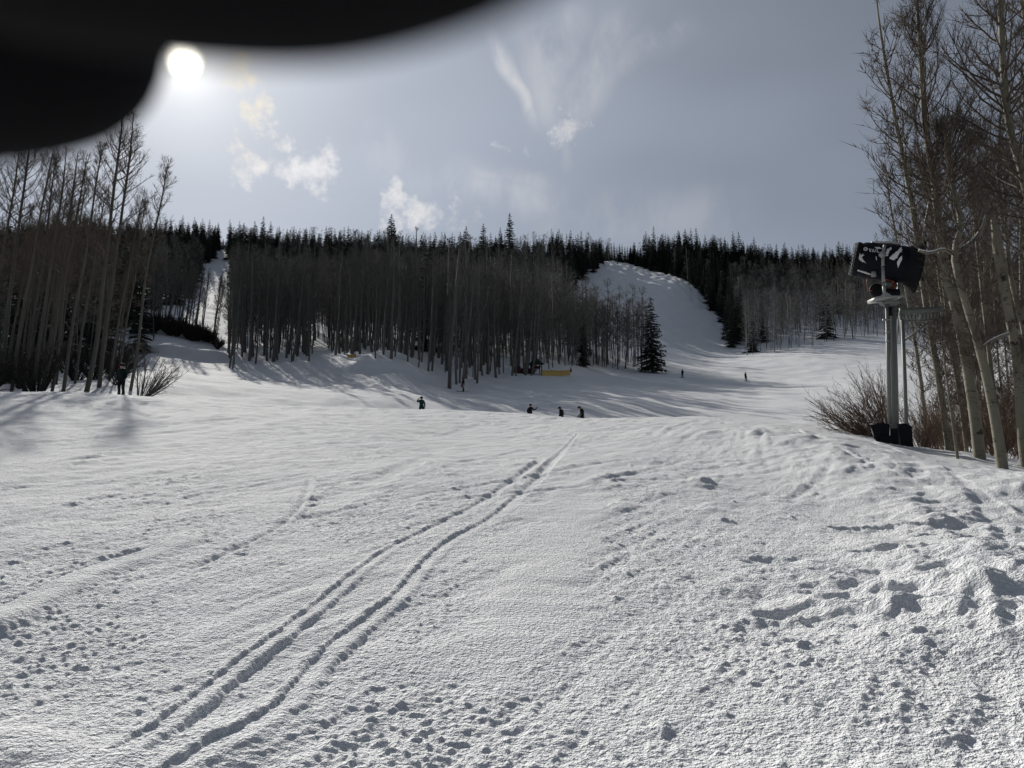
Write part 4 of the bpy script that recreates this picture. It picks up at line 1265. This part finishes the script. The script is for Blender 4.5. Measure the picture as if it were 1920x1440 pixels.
# grab rail on top with a pad of snow, snow plastered on the flank
tl = px_line([(1634, 457), (1660, 456), (1688, 459)], GY - .05)
g = Geo(); g.tube(tl, [.02] * 3, 8); rail = gpart('grab_rail', g, 'painted_steel')
g = Geo(); g.tube(smooth_line(tl, 2) + [0, 0, .028], np.interp(np.linspace(0, 1, 10), [0, .06, .5, .94, 1], [.012, .036, .04, .034, .01]) if len(smooth_line(tl, 2)) == 10 else [.035] * len(smooth_line(tl, 2)), 10); gpart('snow_cap', g, 'settled_snow', rail)
def on_barrel(px, py, lift=.012):
    """point on the camera side of the barrel seen at a pixel"""
    d = ray(px, py)
    o = -bc
    dp = d - bax * (d @ bax); op = o - bax * (o @ bax)
    A_, B_, C_ = dp @ dp, 2 * dp @ op, op @ op - (r_ + lift) ** 2
    disc = B_ * B_ - 4 * A_ * C_
    t_ = (-B_ - math.sqrt(max(disc, 0))) / (2 * A_)
    return d * t_
def barrel_patch(name, outline, mat, lift=.012, sub=True):
    bm = bmesh.new()
    vs = [bm.verts.new(on_barrel(px, py, lift) - gb) for px, py in outline]
    f = bm.faces.new(vs)
    bmesh.ops.triangulate(bm, faces=[f])
    me = bpy.data.meshes.new(name)
    bmesh.ops.recalc_face_normals(bm, faces=bm.faces)
    ext = bmesh.ops.solidify(bm, geom=list(bm.faces), thickness=.006)
    bm.to_mesh(me); bm.free()
    me.materials.append(MATS[mat])
    return link(name, me, barrel)
k_ = 1 / 10.286
def cx_(pts): return [(1590 + x * k_, 440 + y * k_) for x, y in pts]
def ragged(pts, n=5, amp=9):
    out = []
    for (x0, y0), (x1, y1) in zip(pts, pts[1:] + pts[:1]):
        for i in range(n):
            t_ = i / n
            out.append((x0 + (x1 - x0) * t_ + random.uniform(-amp, amp), y0 + (y1 - y0) * t_ + random.uniform(-amp, amp)))
    return out
barrel_patch('snow_patch', cx_(ragged([(790, 460), (880, 370), (960, 300), (1040, 235), (1050, 300), (990, 360), (950, 440), (890, 490)])), 'settled_snow', .02)
barrel_patch('snow_patch', cx_(ragged([(690, 390), (740, 300), (820, 235), (850, 260), (790, 330), (770, 400), (720, 420)])), 'settled_snow', .02)
barrel_patch('snow_patch', cx_(ragged([(950, 520), (1010, 430), (1050, 400), (1040, 470), (1000, 560), (960, 640)], 4, 6)), 'settled_snow', .02)
barrel_patch('snow_patch', cx_(ragged([(520, 235), (620, 240), (660, 270), (560, 275)], 4, 5)), 'settled_snow', .02)
# lettering, emblem dot and the splash-shaped mark, laid on the curved flank
LET = {'V': [[(0, 1), (.28, 1), (.5, .3), (.72, 1), (1, 1), (.62, 0), (.38, 0)]],
       'A': [[(0, 0), (.38, 1), (.62, 1), (1, 0), (.74, 0), (.5, .68), (.26, 0)], [(.3, .18), (.7, .18), (.64, .36), (.36, .36)]],
       'I': [[(.3, 0), (.3, 1), (.7, 1), (.7, 0)]],
       'L': [[(.1, 0), (.1, 1), (.38, 1), (.38, .24), (.95, .24), (.95, 0)]]}
x0 = 400.0
for chx, wd in (('V', 54), ('A', 54), ('I', 26), ('L', 46)):
    for poly in LET[chx]:
        barrel_patch('letter', cx_([(x0 + u * wd, 328 - v * 62 + (x0 + u * wd - 400) * 0.06) for u, v in poly]), 'decal_white', .010 if len(poly) != 4 or chx == 'I' else .012)
    x0 += wd + 6
ring_o = [(340 + 42 * math.cos(t_), 275 + 34 * math.sin(t_)) for t_ in np.linspace(0, 2 * np.pi, 18)[:-1]]
ring_i = [(336 + 13 * math.cos(t_), 277 + 13 * math.sin(t_)) for t_ in np.linspace(0, 2 * np.pi, 12)[:-1]]
barrel_patch('emblem', cx_(ring_o), 'decal_white', .010)
barrel_patch('emblem_eye', cx_(ring_i), 'gun_black', .020)
barrel_patch('emblem', cx_([(225, 355), (245, 400), (300, 362), (285, 395), (318, 395), (262, 430), (285, 470), (352, 562), (300, 520), (285, 535), (245, 470), (205, 472), (215, 425)]), 'decal_white', .010)
barrel_patch('emblem', cx_([(535, 420), (548, 418), (560, 490), (542, 492)]), 'decal_white', .010)
# pump, motor, hose and the white lever below the barrel
g = Geo(); g.lathe([(0, 0), (0, .13), (.04, .16), (.30, .16), (.34, .12), (.34, 0)], gp(1642, 541, -.25), (0.5, 0.8, -.25), 22); gpart('compressor', g, 'rubber_black')
g = Geo(); g.lathe([(0, 0), (0, .10), (.26, .11), (.26, 0)], gp(1660, 536, -.05), (1, .2, .1), 18); mot = gpart('motor', g, 'green_grey_steel')
g = Geo(); g.tube(smooth_line(px_line([(1660, 524), (1672, 524), (1677, 532), (1672, 545), (1666, 549)], GY - .12), 2), [.035] * len(smooth_line(np.zeros((5, 3)), 2)), 9); gpart('red_hose', g, 'motor_red')
g = Geo(); g.box(gp(1668, 551, -.1), (.32, .4, .16)); gpart('valve_box', g, 'rubber_black', gun, False)
g = Geo(); g.tube(px_line([(1609, 507), (1622, 511), (1632, 514.5)], GY - .3), [.018, .024, .024], 8); lev = gpart('lever', g, 'decal_white')
g = Geo(); g.box(gp(1638, 514, -.3), (.10, .06, .13)); gpart('bracket', g, 'painted_steel', lev, False)
g = Geo(); g.tube(smooth_line(px_line([(1628, 517), (1624, 530), (1627, 541), (1635, 546)], GY - .3), 2), [.008] * len(smooth_line(np.zeros((4, 3)), 2)), 6); gpart('loop_cable', g, 'motor_red')
g = Geo(); g.tube(px_line([(1684, 560), (1688, 553), (1695, 548)], GY - .2), [.025] * 3, 8); gpart('elbow', g, 'decal_white')

# padding round the foot : flared panels, open on top
pb = gp(1668, 822)
pb[2] = gz(pb[0], pb[1])
pad = empty('post_padding', tuple(pb), 'dark blue-black crash padding wrapped round the foot of the snow gun post', 'crash padding')
def panel(pts, dys, mat='pad_blue_black', name='panel'):
    P = np.array([gp(px, py, dy) for (px, py), dy in zip(pts, dys)]) - pb
    nrm = np.cross(P[1] - P[0], P[2] - P[0]); nrm /= np.linalg.norm(nrm)
    n = len(P)
    g = Geo(); V = np.concatenate([P, P + nrm * .05])
    g.add(V, [[i, (i + 1) % n, n + (i + 1) % n, n + i] for i in range(n)])
    g.add(V, None, [[0, i + 1, i] for i in range(1, n - 1)] + [[n, n + i, n + i + 1] for i in range(1, n - 1)])
    return g.build(name, mat, pad, False)
panel([(1631, 796), (1650, 795), (1668, 797), (1668, 842), (1648, 842), (1640, 815)], [-.35, -.40, -.42, -.42, -.40, -.35])
panel([(1685, 797), (1700, 796), (1709, 800), (1713, 842), (1690, 842)], [-.30, -.30, -.25, -.25, -.30])
panel([(1634, 800), (1710, 800), (1712, 842), (1645, 842)], [.45, .45, .45, .45])
panel([(1669, 803), (1684, 803), (1686, 842), (1669, 842)], [-.36, -.34, -.34, -.36])
panel([(1653, 818), (1675, 816), (1678, 828), (1652, 830)], [-.47, -.47, -.48, -.48], 'rubber_black', 'strap')

# second post with its square work platform, just behind
w0 = gp(1700, 815, .9)
w0[2] = gz(w0[0], w0[1])
wp = empty('work_platform', tuple(w0), 'grey-green steel post with a square maintenance platform right of the snow gun', 'platform')
def wpart(name, g, mat='green_grey_steel', smooth=False):
    v, q, t = g.arrays()
    return link(name, np_mesh(name, v - w0, q, t, (mat,), smooth), wp)
g = Geo(); g.tube([gp(1701, 840, .9), gp(1697, 720, .9), gp(1692, 600, .9)], [3.6 * U] * 3, 14); wpart('post', g, smooth=True)
def bar(name, a, b, da, db, w_=.06, h_=.10, mat='green_grey_steel'):
    p0, p1 = gp(*a, da), gp(*b, db)
    d = p1 - p0; l = np.linalg.norm(d); d /= l
    s_ = np.cross(d, [0, 0, 1.0]); s_ /= np.linalg.norm(s_) + 1e-9
    M = np.stack([d, s_, np.cross(d, s_)], 1)
    g = Geo(); g.box((p0 + p1) / 2, (l, w_, h_), M); return wpart(name, g, mat)
bar('beam', (1687, 583), (1768, 580), .5, .5, .06, .14)
bar('beam', (1689, 596), (1765, 594), 1.5, 1.5, .06, .11)
bar('beam', (1687, 588), (1689, 600), .5, 1.5, .05, .10)
bar('beam', (1767, 584), (1764, 598), .5, 1.5, .05, .10)
bar('beam', (1692, 602), (1760, 601), .9, .9, .05, .05)
bar('strut', (1726, 590), (1721, 601), .5, .9, .04, .04, 'painted_steel')
bar('strut', (1694, 640), (1745, 602), .9, .9, .04, .04)
for i in range(11):
    f = i / 10
    bar('grate_slat', (1692 + 68 * f, 588), (1694 + 66 * f, 598), .55, 1.45, .05, .015)
g = Geo(); g.tube(smooth_line(px_line([(1687, 583), (1684, 600), (1682, 620), (1683, 640)], GY + .45), 2), [.012] * len(smooth_line(np.zeros((4, 3)), 2)), 6); wpart('rope', g, 'painted_steel', True)
g = Geo(); g.tube(px_line([(1687, 584), (1688, 640)], GY + .45), [.010] * 2, 6); wpart('rope', g, 'painted_steel', True)

# ------------------------------------------------------------------ people
def skin_mesh(name, verts, edges, radii, root, levels=2):
    me = bpy.data.meshes.new(name + '_cage')
    me.from_pydata([tuple(v) for v in verts], edges, [])
    ob = bpy.data.objects.new(name + '_cage', me)
    COL.objects.link(ob)
    ob.modifiers.new('skin', 'SKIN')
    lay = me.skin_vertices[0].data
    for i, r in enumerate(radii):
        lay[i].radius = (r, r) if np.isscalar(r) else r
        lay[i].use_root = (i == root)
    sub = ob.modifiers.new('sub', 'SUBSURF'); sub.levels = levels; sub.render_levels = levels
    dg = bpy.context.evaluated_depsgraph_get()
    out = bpy.data.meshes.new_from_object(ob.evaluated_get(dg))
    out.name = name
    bpy.data.objects.remove(ob); bpy.data.meshes.remove(me)
    out.polygons.foreach_set('use_smooth', np.ones(len(out.polygons), bool))
    return out
BASEPOSE = {'pelvis': (0, 0, .96), 'spine': (0, .01, 1.14), 'chest': (0, .02, 1.34), 'neck': (0, .03, 1.49), 'jaw': (0, .05, 1.56), 'head': (0, .05, 1.64), 'crown': (0, .04, 1.72),
            'shoulder': (.17, .01, 1.41), 'elbow': (.26, -.02, 1.14), 'wrist': (.25, .10, .93), 'palm': (.245, .13, .86),
            'hip': (.10, 0, .90), 'knee': (.12, .05, .50), 'ankle': (.125, -.02, .11), 'heel': (.125, -.06, .05), 'toe': (.13, .17, .045)}
RAD = {'pelvis': .165, 'spine': .15, 'chest': .17, 'neck': .075, 'jaw': .085, 'head': .105, 'crown': .07, 'shoulder': .095, 'elbow': .068, 'wrist': .05, 'palm': .045,
       'hip': .115, 'knee': .085, 'ankle': .068, 'heel': .055, 'toe': .05}
def person(loc, rz, label, jacket, pants, helmet, pose=None, skis=False, poles=False, height=1.75, group=None, hair=None):
    P = {}
    for k, v in BASEPOSE.items():
        if k in ('shoulder', 'elbow', 'wrist', 'palm', 'hip', 'knee', 'ankle', 'heel', 'toe'):
            P[k + 'L'] = np.array([-v[0], v[1], v[2]]); P[k + 'R'] = np.array(v, float)
        else:
            P[k] = np.array(v, float)
    if pose:
        for k, v in pose.items():
            P[k] = np.array(v, float)
    names = list(P)
    radii = [RAD[n.rstrip('LR') if n not in RAD else n] for n in names]
    E = [('pelvis', 'spine'), ('spine', 'chest'), ('chest', 'neck'), ('neck', 'jaw'), ('jaw', 'head'), ('head', 'crown')]
    for s_ in 'LR':
        E += [('chest', 'shoulder' + s_), ('shoulder' + s_, 'elbow' + s_), ('elbow' + s_, 'wrist' + s_), ('wrist' + s_, 'palm' + s_),
              ('pelvis', 'hip' + s_), ('hip' + s_, 'knee' + s_), ('knee' + s_, 'ankle' + s_), ('ankle' + s_, 'heel' + s_), ('ankle' + s_, 'toe' + s_)]
    verts = [P[n] for n in names]
    edges = [(names.index(a), names.index(b)) for a, b in E]
    mats = {n: (2 if n in ('jaw', 'head', 'crown') else 1 if n[:3] in ('hip', 'kne', 'pel') else 3 if n[:3] in ('ank', 'hee', 'toe', 'pal') else 0) for n in names}
    tips = {}
    for s_, sg in (('L', -1), ('R', 1)):                     # five short fingers on each hand
        d = unit((P['palm' + s_] - P['wrist' + s_])[None])[0]
        side = unit(np.cross(d, [sg * 1.0, 0, 0.2])[None])[0]
        for k in range(5):
            if k == 4:
                a = P['palm' + s_] + side * .03; b = a + side * .035 + d * .02; c = b + d * .025
            else:
                a = P['palm' + s_] + d * .025 + side * (.034 - .022 * k) * .9; b = a + d * (.035 - .004 * abs(k - 1)); c = b + d * .022 + np.array([0, 0.012, -.006])
            i0 = len(verts)
            verts += [a, b, c]; radii += [.012, .0105, .009]
            names += ['f', 'f', 'f']
            edges += [(names.index('palm' + s_), i0), (i0, i0 + 1), (i0 + 1, i0 + 2)]
    me = skin_mesh('body', verts, edges, radii, 0, 1)
    for m in (jacket, pants, 'skin', 'boot_grey'):
        me.materials.append(MATS[m])
    co = np.empty(len(me.polygons) * 3); me.polygons.foreach_get('center', co); co = co.reshape(-1, 3)
    # nearest bone decides which cloth a face wears
    A_ = np.array([verts[a] for a, b in edges]); B_ = np.array([verts[b] for a, b in edges])
    mm = np.array([3 if names[b] == 'f' else max(mats[names[a]], mats[names[b]]) if names[b][:3] in ('hip', 'kne') else mats[names[b]] if names[b] in ('jaw', 'head', 'crown') or names[b][:3] in ('ank', 'hee', 'toe', 'pal') else mats[names[a]] if names[a] != 'pelvis' else 0 for a, b in edges])
    ab = B_ - A_; L2 = (ab ** 2).sum(1) + 1e-9
    t_ = np.clip(((co[:, None] - A_[None]) * ab[None]).sum(2) / L2, 0, 1)
    dd = np.linalg.norm(co[:, None] - (A_[None] + t_[..., None] * ab[None]), axis=2)
    me.polygons.foreach_set('material_index', mm[dd.argmin(1)].astype(np.int32))
    e = empty('person', loc, label, 'person', group)
    e.rotation_euler = (0, 0, rz)
    sc = height / 1.75; e.scale = (sc, sc, sc)
    body = link('body', me, e)
    hd = P['head']
    g = Geo(); g.lathe([(-.03, .128), (.02, .132), (.07, .120), (.11, .085), (.13, .03), (.132, 0)], hd + [0, -.012, 0], (0, 0, 1), 16)
    g.build('helmet', helmet, e)
    g = Geo()
    th = np.linspace(-1.1, 1.1, 9)
    g.add(np.concatenate([np.stack([np.sin(th) * .118, np.cos(th) * .122 + .02 - .03, np.full(9, z)], 1) + hd for z in (-.005, .045)]), [[i, i + 1, 10 + i, 9 + i] for i in range(8)])
    g.build('goggles', 'goggle', e)
    if skis:
        for s_, sg in (('L', -1), ('R', 1)):
            x = P['toe' + s_][0]; y = P['ankle' + s_][1] + .05
            n = 9; f = np.linspace(-.78, .92, n)
            z = .012 + np.where(f > .72, (f - .72) ** 2 * 2.2, 0)
            wd = np.interp(f, [-.78, 0, .8, .92], [.05, .035, .055, .01])
            v = np.concatenate([np.stack([x + sg_ * wd, y + f, z + dz], 1) for dz in (0, .02) for sg_ in (-1, 1)])
            q = []
            for i in range(n - 1):
                q += [[i, i + 1, n + i + 1, n + i], [2 * n + i, 3 * n + i, 3 * n + i + 1, 2 * n + i + 1], [i, 2 * n + i, 2 * n + i + 1, i + 1], [n + i, n + i + 1, 3 * n + i + 1, 3 * n + i]]
            g = Geo(); g.add(v, q); g.build('ski', 'ski_dark', e, False)
    if poles:
        for s_, sg in (('L', -1), ('R', 1)):
            h = P['palm' + s_]
            g = Geo(); tip = h + np.array([sg * .12, -.45, -h[2] + .05])
            g.tube([h + (h - tip) * .08, tip], [.012, .008], 6); sp = g.build('ski_pole', 'ski_pole_metal', e)
    return e
def stand_at(px, Y, py=None):
    x = (px - 960) / F * Y
    for _ in range(4):
        z = gz(x, Y); x = (px - 960) / F * (Y * CP + z * SP)
    return (x, Y, z)
def behind(px, py_top, y0, y1, H):
    """stand beyond the crest so that the top of the head shows at py_top"""
    best = None
    for Y in np.arange(y0, y1, .25):
        x, y, z = stand_at(px, Y)
        _, py = project(np.array(x), np.array(y), np.array(z + H))
        e = abs(float(py) - py_top)
        if best is None or e < best[0]:
            best = (e, (x, y, z), float(py))
    print('behind', px, best)
    return best[1]
# the one shading the eyes on the crest
person(behind(790, 743, 44, 64, 1.78), R(20), 'person in dark teal jacket on the crest raising a hand to the face', 'jacket_teal', 'pants_black', 'helmet_black',
       {'elbowL': (-.34, .10, 1.36), 'wristL': (-.20, .16, 1.58), 'palmL': (-.14, .17, 1.64)})
person(behind(994, 757, 44, 64, 1.75), R(-35), 'person in black hooded jacket behind the crest with one hand held out', 'jacket_black', 'pants_black', 'helmet_black',
       {'elbowR': (.32, .14, 1.22), 'wristR': (.40, .32, 1.36), 'palmR': (.42, .36, 1.43)}, height=1.72)
person(behind(1053, 763, 44, 64, 1.58), R(60), 'person bending forward behind the crest, the smaller one between two others', 'jacket_black', 'pants_maroon', 'helmet_black',
       {'neck': (0, .10, 1.46), 'jaw': (0, .16, 1.50), 'head': (0, .18, 1.57), 'crown': (0, .18, 1.65)}, height=1.66)
person(behind(1092, 762, 44, 64, 1.60), R(75), 'rightmost person of the group behind the crest, leaning with head bowed', 'jacket_black', 'pants_black', 'helmet_black',
       {'neck': (0, .12, 1.45), 'jaw': (0, .20, 1.49), 'head': (0, .23, 1.55), 'crown': (0, .24, 1.63), 'elbowR': (.28, .14, 1.18), 'wristR': (.22, .28, 1.05), 'palmR': (.2, .32, 1.0)}, height=1.70)
person(stand_at(227, 42), R(170), 'person in dark green jacket standing at the foot of the left grove', 'jacket_green', 'pants_black', 'helmet_black', height=1.80)
person(stand_at(869, 97), R(110), 'skier in black top and pink trousers gliding below the middle grove', 'jacket_black', 'pants_pink', 'helmet_black',
       {'elbowL': (-.34, .06, 1.18), 'wristL': (-.44, .16, 1.06), 'palmL': (-.48, .20, 1.02)}, skis=True, height=1.72)
person(stand_at(1280, 154), R(140), 'left one of the two distant skiers on the bench below the mogul run', 'jacket_navy', 'pants_black', 'helmet_black',
       {'kneeL': (-.12, .14, .50), 'kneeR': (.12, .14, .50), 'elbowL': (-.30, .10, 1.15), 'wristL': (-.28, .26, 1.0), 'palmL': (-.27, .3, .95)}, skis=True, poles=True)
person(stand_at(1398, 149), R(-150), 'right one of the two distant skiers on the bench, knees bent', 'jacket_black', 'pants_black', 'helmet_black',
       {'kneeL': (-.20, .14, .50), 'kneeR': (.16, .12, .50), 'ankleL': (-.26, -.02, .11), 'heelL': (-.26, -.06, .05), 'toeL': (-.27, .17, .045), 'elbowR': (.32, .10, 1.12), 'wristR': (.36, .24, 1.0), 'palmR': (.37, .28, .95)}, skis=True, poles=True, height=1.8)
person(stand_at(1071.5, 139), R(90), 'black huddled person sitting at the right end of the yellow fence', 'jacket_black', 'pants_black', 'helmet_black',
       {'pelvis': (0, 0, .16), 'spine': (0, .04, .34), 'chest': (0, .08, .54), 'neck': (0, .12, .68), 'jaw': (0, .16, .73), 'head': (0, .18, .80), 'crown': (0, .18, .88),
        'shoulderL': (-.17, .08, .60), 'shoulderR': (.17, .08, .60), 'elbowL': (-.26, .22, .40), 'elbowR': (.26, .22, .40), 'wristL': (-.14, .36, .42), 'wristR': (.14, .36, .42), 'palmL': (-.09, .40, .43), 'palmR': (.09, .40, .43),
        'hipL': (-.11, .04, .15), 'hipR': (.11, .04, .15), 'kneeL': (-.14, .42, .42), 'kneeR': (.14, .42, .42), 'ankleL': (-.13, .60, .10), 'ankleR': (.13, .60, .10), 'heelL': (-.13, .56, .05), 'heelR': (.13, .56, .05), 'toeL': (-.13, .78, .05), 'toeR': (.13, .78, .05)})
hp_ = behind(1521, 800, 29, 60, 1.78)
person(hp_, R(180), 'person of whom only the dark helmet shows over the snow shoulder on the right', 'jacket_black', 'pants_black', 'helmet_black')

# ------------------------------------------------------------------ fences and hut on the far bench
def fence(px0, px1, py, Y, npan, hgt, label):
    a, b = hit([(px0, py), (px1, py)], 80)
    a[2] = gz(a[0], a[1]); b[2] = gz(b[0], b[1])
    e = empty('safety_fence', tuple(a), label, 'fence')
    n = npan
    for i in range(n):
        p0 = a + (b - a) * i / n; p1 = a + (b - a) * (i + 1) / n
        p0 = np.array([p0[0], p0[1], gz(p0[0], p0[1])]); p1 = np.array([p1[0], p1[1], gz(p1[0], p1[1])])
        d = p1 - p0; nx_ = np.cross(d, [0, 0, 1.0]); nx_ /= np.linalg.norm(nx_)
        v = []
        for f in np.linspace(.02, .98, 6):
            for z in (.03, hgt * (1 - .05 * math.sin(f * math.pi))):
                v.append(p0 + d * f + [0, 0, z] + nx_ * .04 * math.sin(f * 9))
        v = np.array(v) - a
        v = np.concatenate([v, v + nx_ * .05])
        q = [[2 * k, 2 * k + 1, 2 * k + 3, 2 * k + 2] for k in range(5)] + [[12 + 2 * k, 14 + 2 * k, 15 + 2 * k, 13 + 2 * k] for k in range(5)] + [[2 * k + 1, 13 + 2 * k, 15 + 2 * k, 2 * k + 3] for k in range(5)]
        g = Geo(); g.add(v, q); g.build('panel', 'fence_yellow', e, False)
    for i in range(n + 1):
        p0 = a + (b - a) * i / n
        z = gz(p0[0], p0[1])
        g = Geo(); g.tube([np.array([p0[0], p0[1] - .06, z - .3]) - a, np.array([p0[0], p0[1] - .06, z + hgt + .08]) - a], [.04, .04], 8); g.build('post', 'fence_seam', e)
    return e
fence(1016, 1069, 705, 139, 3, .95, 'long yellow safety fence on the bench right of the maroon hut')
fence(652, 667, 671, 113, 2, .5, 'short yellow safety fence on the rise above the snow ledge')
hb = at(1000, 703, 124); hb[2] = gz(hb[0], hb[1])
hut = empty('trail_hut', tuple(hb), 'small dark maroon hut with a dark roof among the aspens left of the yellow fence', 'hut')
g = Geo(); g.box((-1.3, .6, .55), (1.6, .10, 1.1)); g.build('wall_panel', 'maroon_paint', hut, False)
g = Geo(); g.box((-.2, .62, .85), (.5, .10, 1.7)); g.build('wall_panel', 'maroon_paint', hut, False)
g = Geo(); g.box((.55, .66, 1.25), (1.0, .10, .45)); g.build('wall_panel', 'maroon_paint', hut, False)
g = Geo(); g.box((.55, .60, .93), (.9, .12, .10)); g.build('counter', 'decal_white', hut, False)
for x in (-.45, .12, 1.05, 1.35):
    g = Geo(); g.box((x, .45, .85), (.14, .14, 1.9)); g.build('post', 'hut_dark', hut, False)
g = Geo()
g.add([[-.7, -.2, 1.8], [1.7, -.2, 1.8], [1.7, 1.8, 1.8], [-.7, 1.8, 1.8], [.2, .8, 2.7], [.8, .8, 2.7]], [[0, 1, 5, 4], [2, 3, 4, 5], [3, 2, 1, 0]], [[1, 2, 5], [3, 0, 4]])
g.build('roof', 'hut_dark', hut, False)
for k, px in enumerate((972, 964)):
    q = at(px, 703, 124); q[2] = gz(q[0], q[1])
    b_ = empty('equipment_box', tuple(q), ('maroon box between the aspens, nearer to the maroon hut', 'dark box between the aspens, farther left of the maroon hut')[k], 'box')
    g = Geo(); g.box((0, 0, .5), (.75, .6, 1.0)); g.build('body', ('maroon_paint', 'hut_dark')[k], b_, False)
    g = Geo(); g.box((0, 0, 1.04), (.82, .68, .08)); g.build('lid', 'hut_dark', b_, False)

# ------------------------------------------------------------------ the photographer's gloved hand, shading the lens
def hv(x, y, z):
    """centimetres right, up and ahead of the lens -> world"""
    x, y, z = x / 100, y / 100, z / 100
    return np.array([x, z * CP - y * SP, z * SP + y * CP])
V = []; Ed = []; Rd = []
def node(p, r, parent=None):
    V.append(hv(*p)); Rd.append(r / 100)
    if parent is not None:
        Ed.append((parent, len(V) - 1))
    return len(V) - 1
root = node((-10.5, 7.6, 7.0), 3.0)
wrist = node((-15.5, 6.6, 8.0), 2.9, root); node((-21, 4.5, 9.0), 3.3, wrist)
palm = node((-7.6, 7.6, 6.0), 2.6, root)
def chain(start, pts):
    q = start
    for p, r in pts:
        q = node(p, r, q)
chain(palm, [((-5.4, 5.4, 4.7), 1.6), ((-3.3, 3.3, 4.2), 1.45), ((-2.0, 3.00, 4.0), 1.32), ((-1.0, 2.72, 3.8), 1.22), ((-0.1, 2.70, 3.4), 1.06), ((0.55, 2.95, 3.05), 0.80)])
chain(palm, [((-5.0, 7.8, 4.9), 1.5), ((-2.6, 6.4, 4.5), 1.35), ((-0.6, 5.8, 4.5), 1.25), ((0.8, 5.9, 4.6), 1.05)])
chain(palm, [((-5.0, 9.9, 5.2), 1.45), ((-2.8, 8.9, 4.9), 1.3), ((-1.0, 8.4, 4.9), 1.2), ((0.2, 8.4, 5.0), 1.0)])
chain(palm, [((-5.6, 11.6, 5.8), 1.3), ((-3.8, 11.2, 5.6), 1.15), ((-2.4, 10.8, 5.6), 1.05), ((-1.5, 10.7, 5.6), .9)])
chain(root, [((-9.0, 5.2, 6.6), 2.2), ((-6.2, 3.75, 6.5), 1.95), ((-4.4, 3.45, 6.5), 1.8), ((-3.05, 3.68, 6.5), 1.4)])
gm = skin_mesh('glove', V, Ed, Rd, 0, 3)
gm.materials.append(MATS['glove_black'])
hand = bpy.data.objects.new('gloved_hand', gm); COL.objects.link(hand)
tag(hand, 'black gloved hand of the photographer held before the lens, shading it from the sun', 'gloved hand')
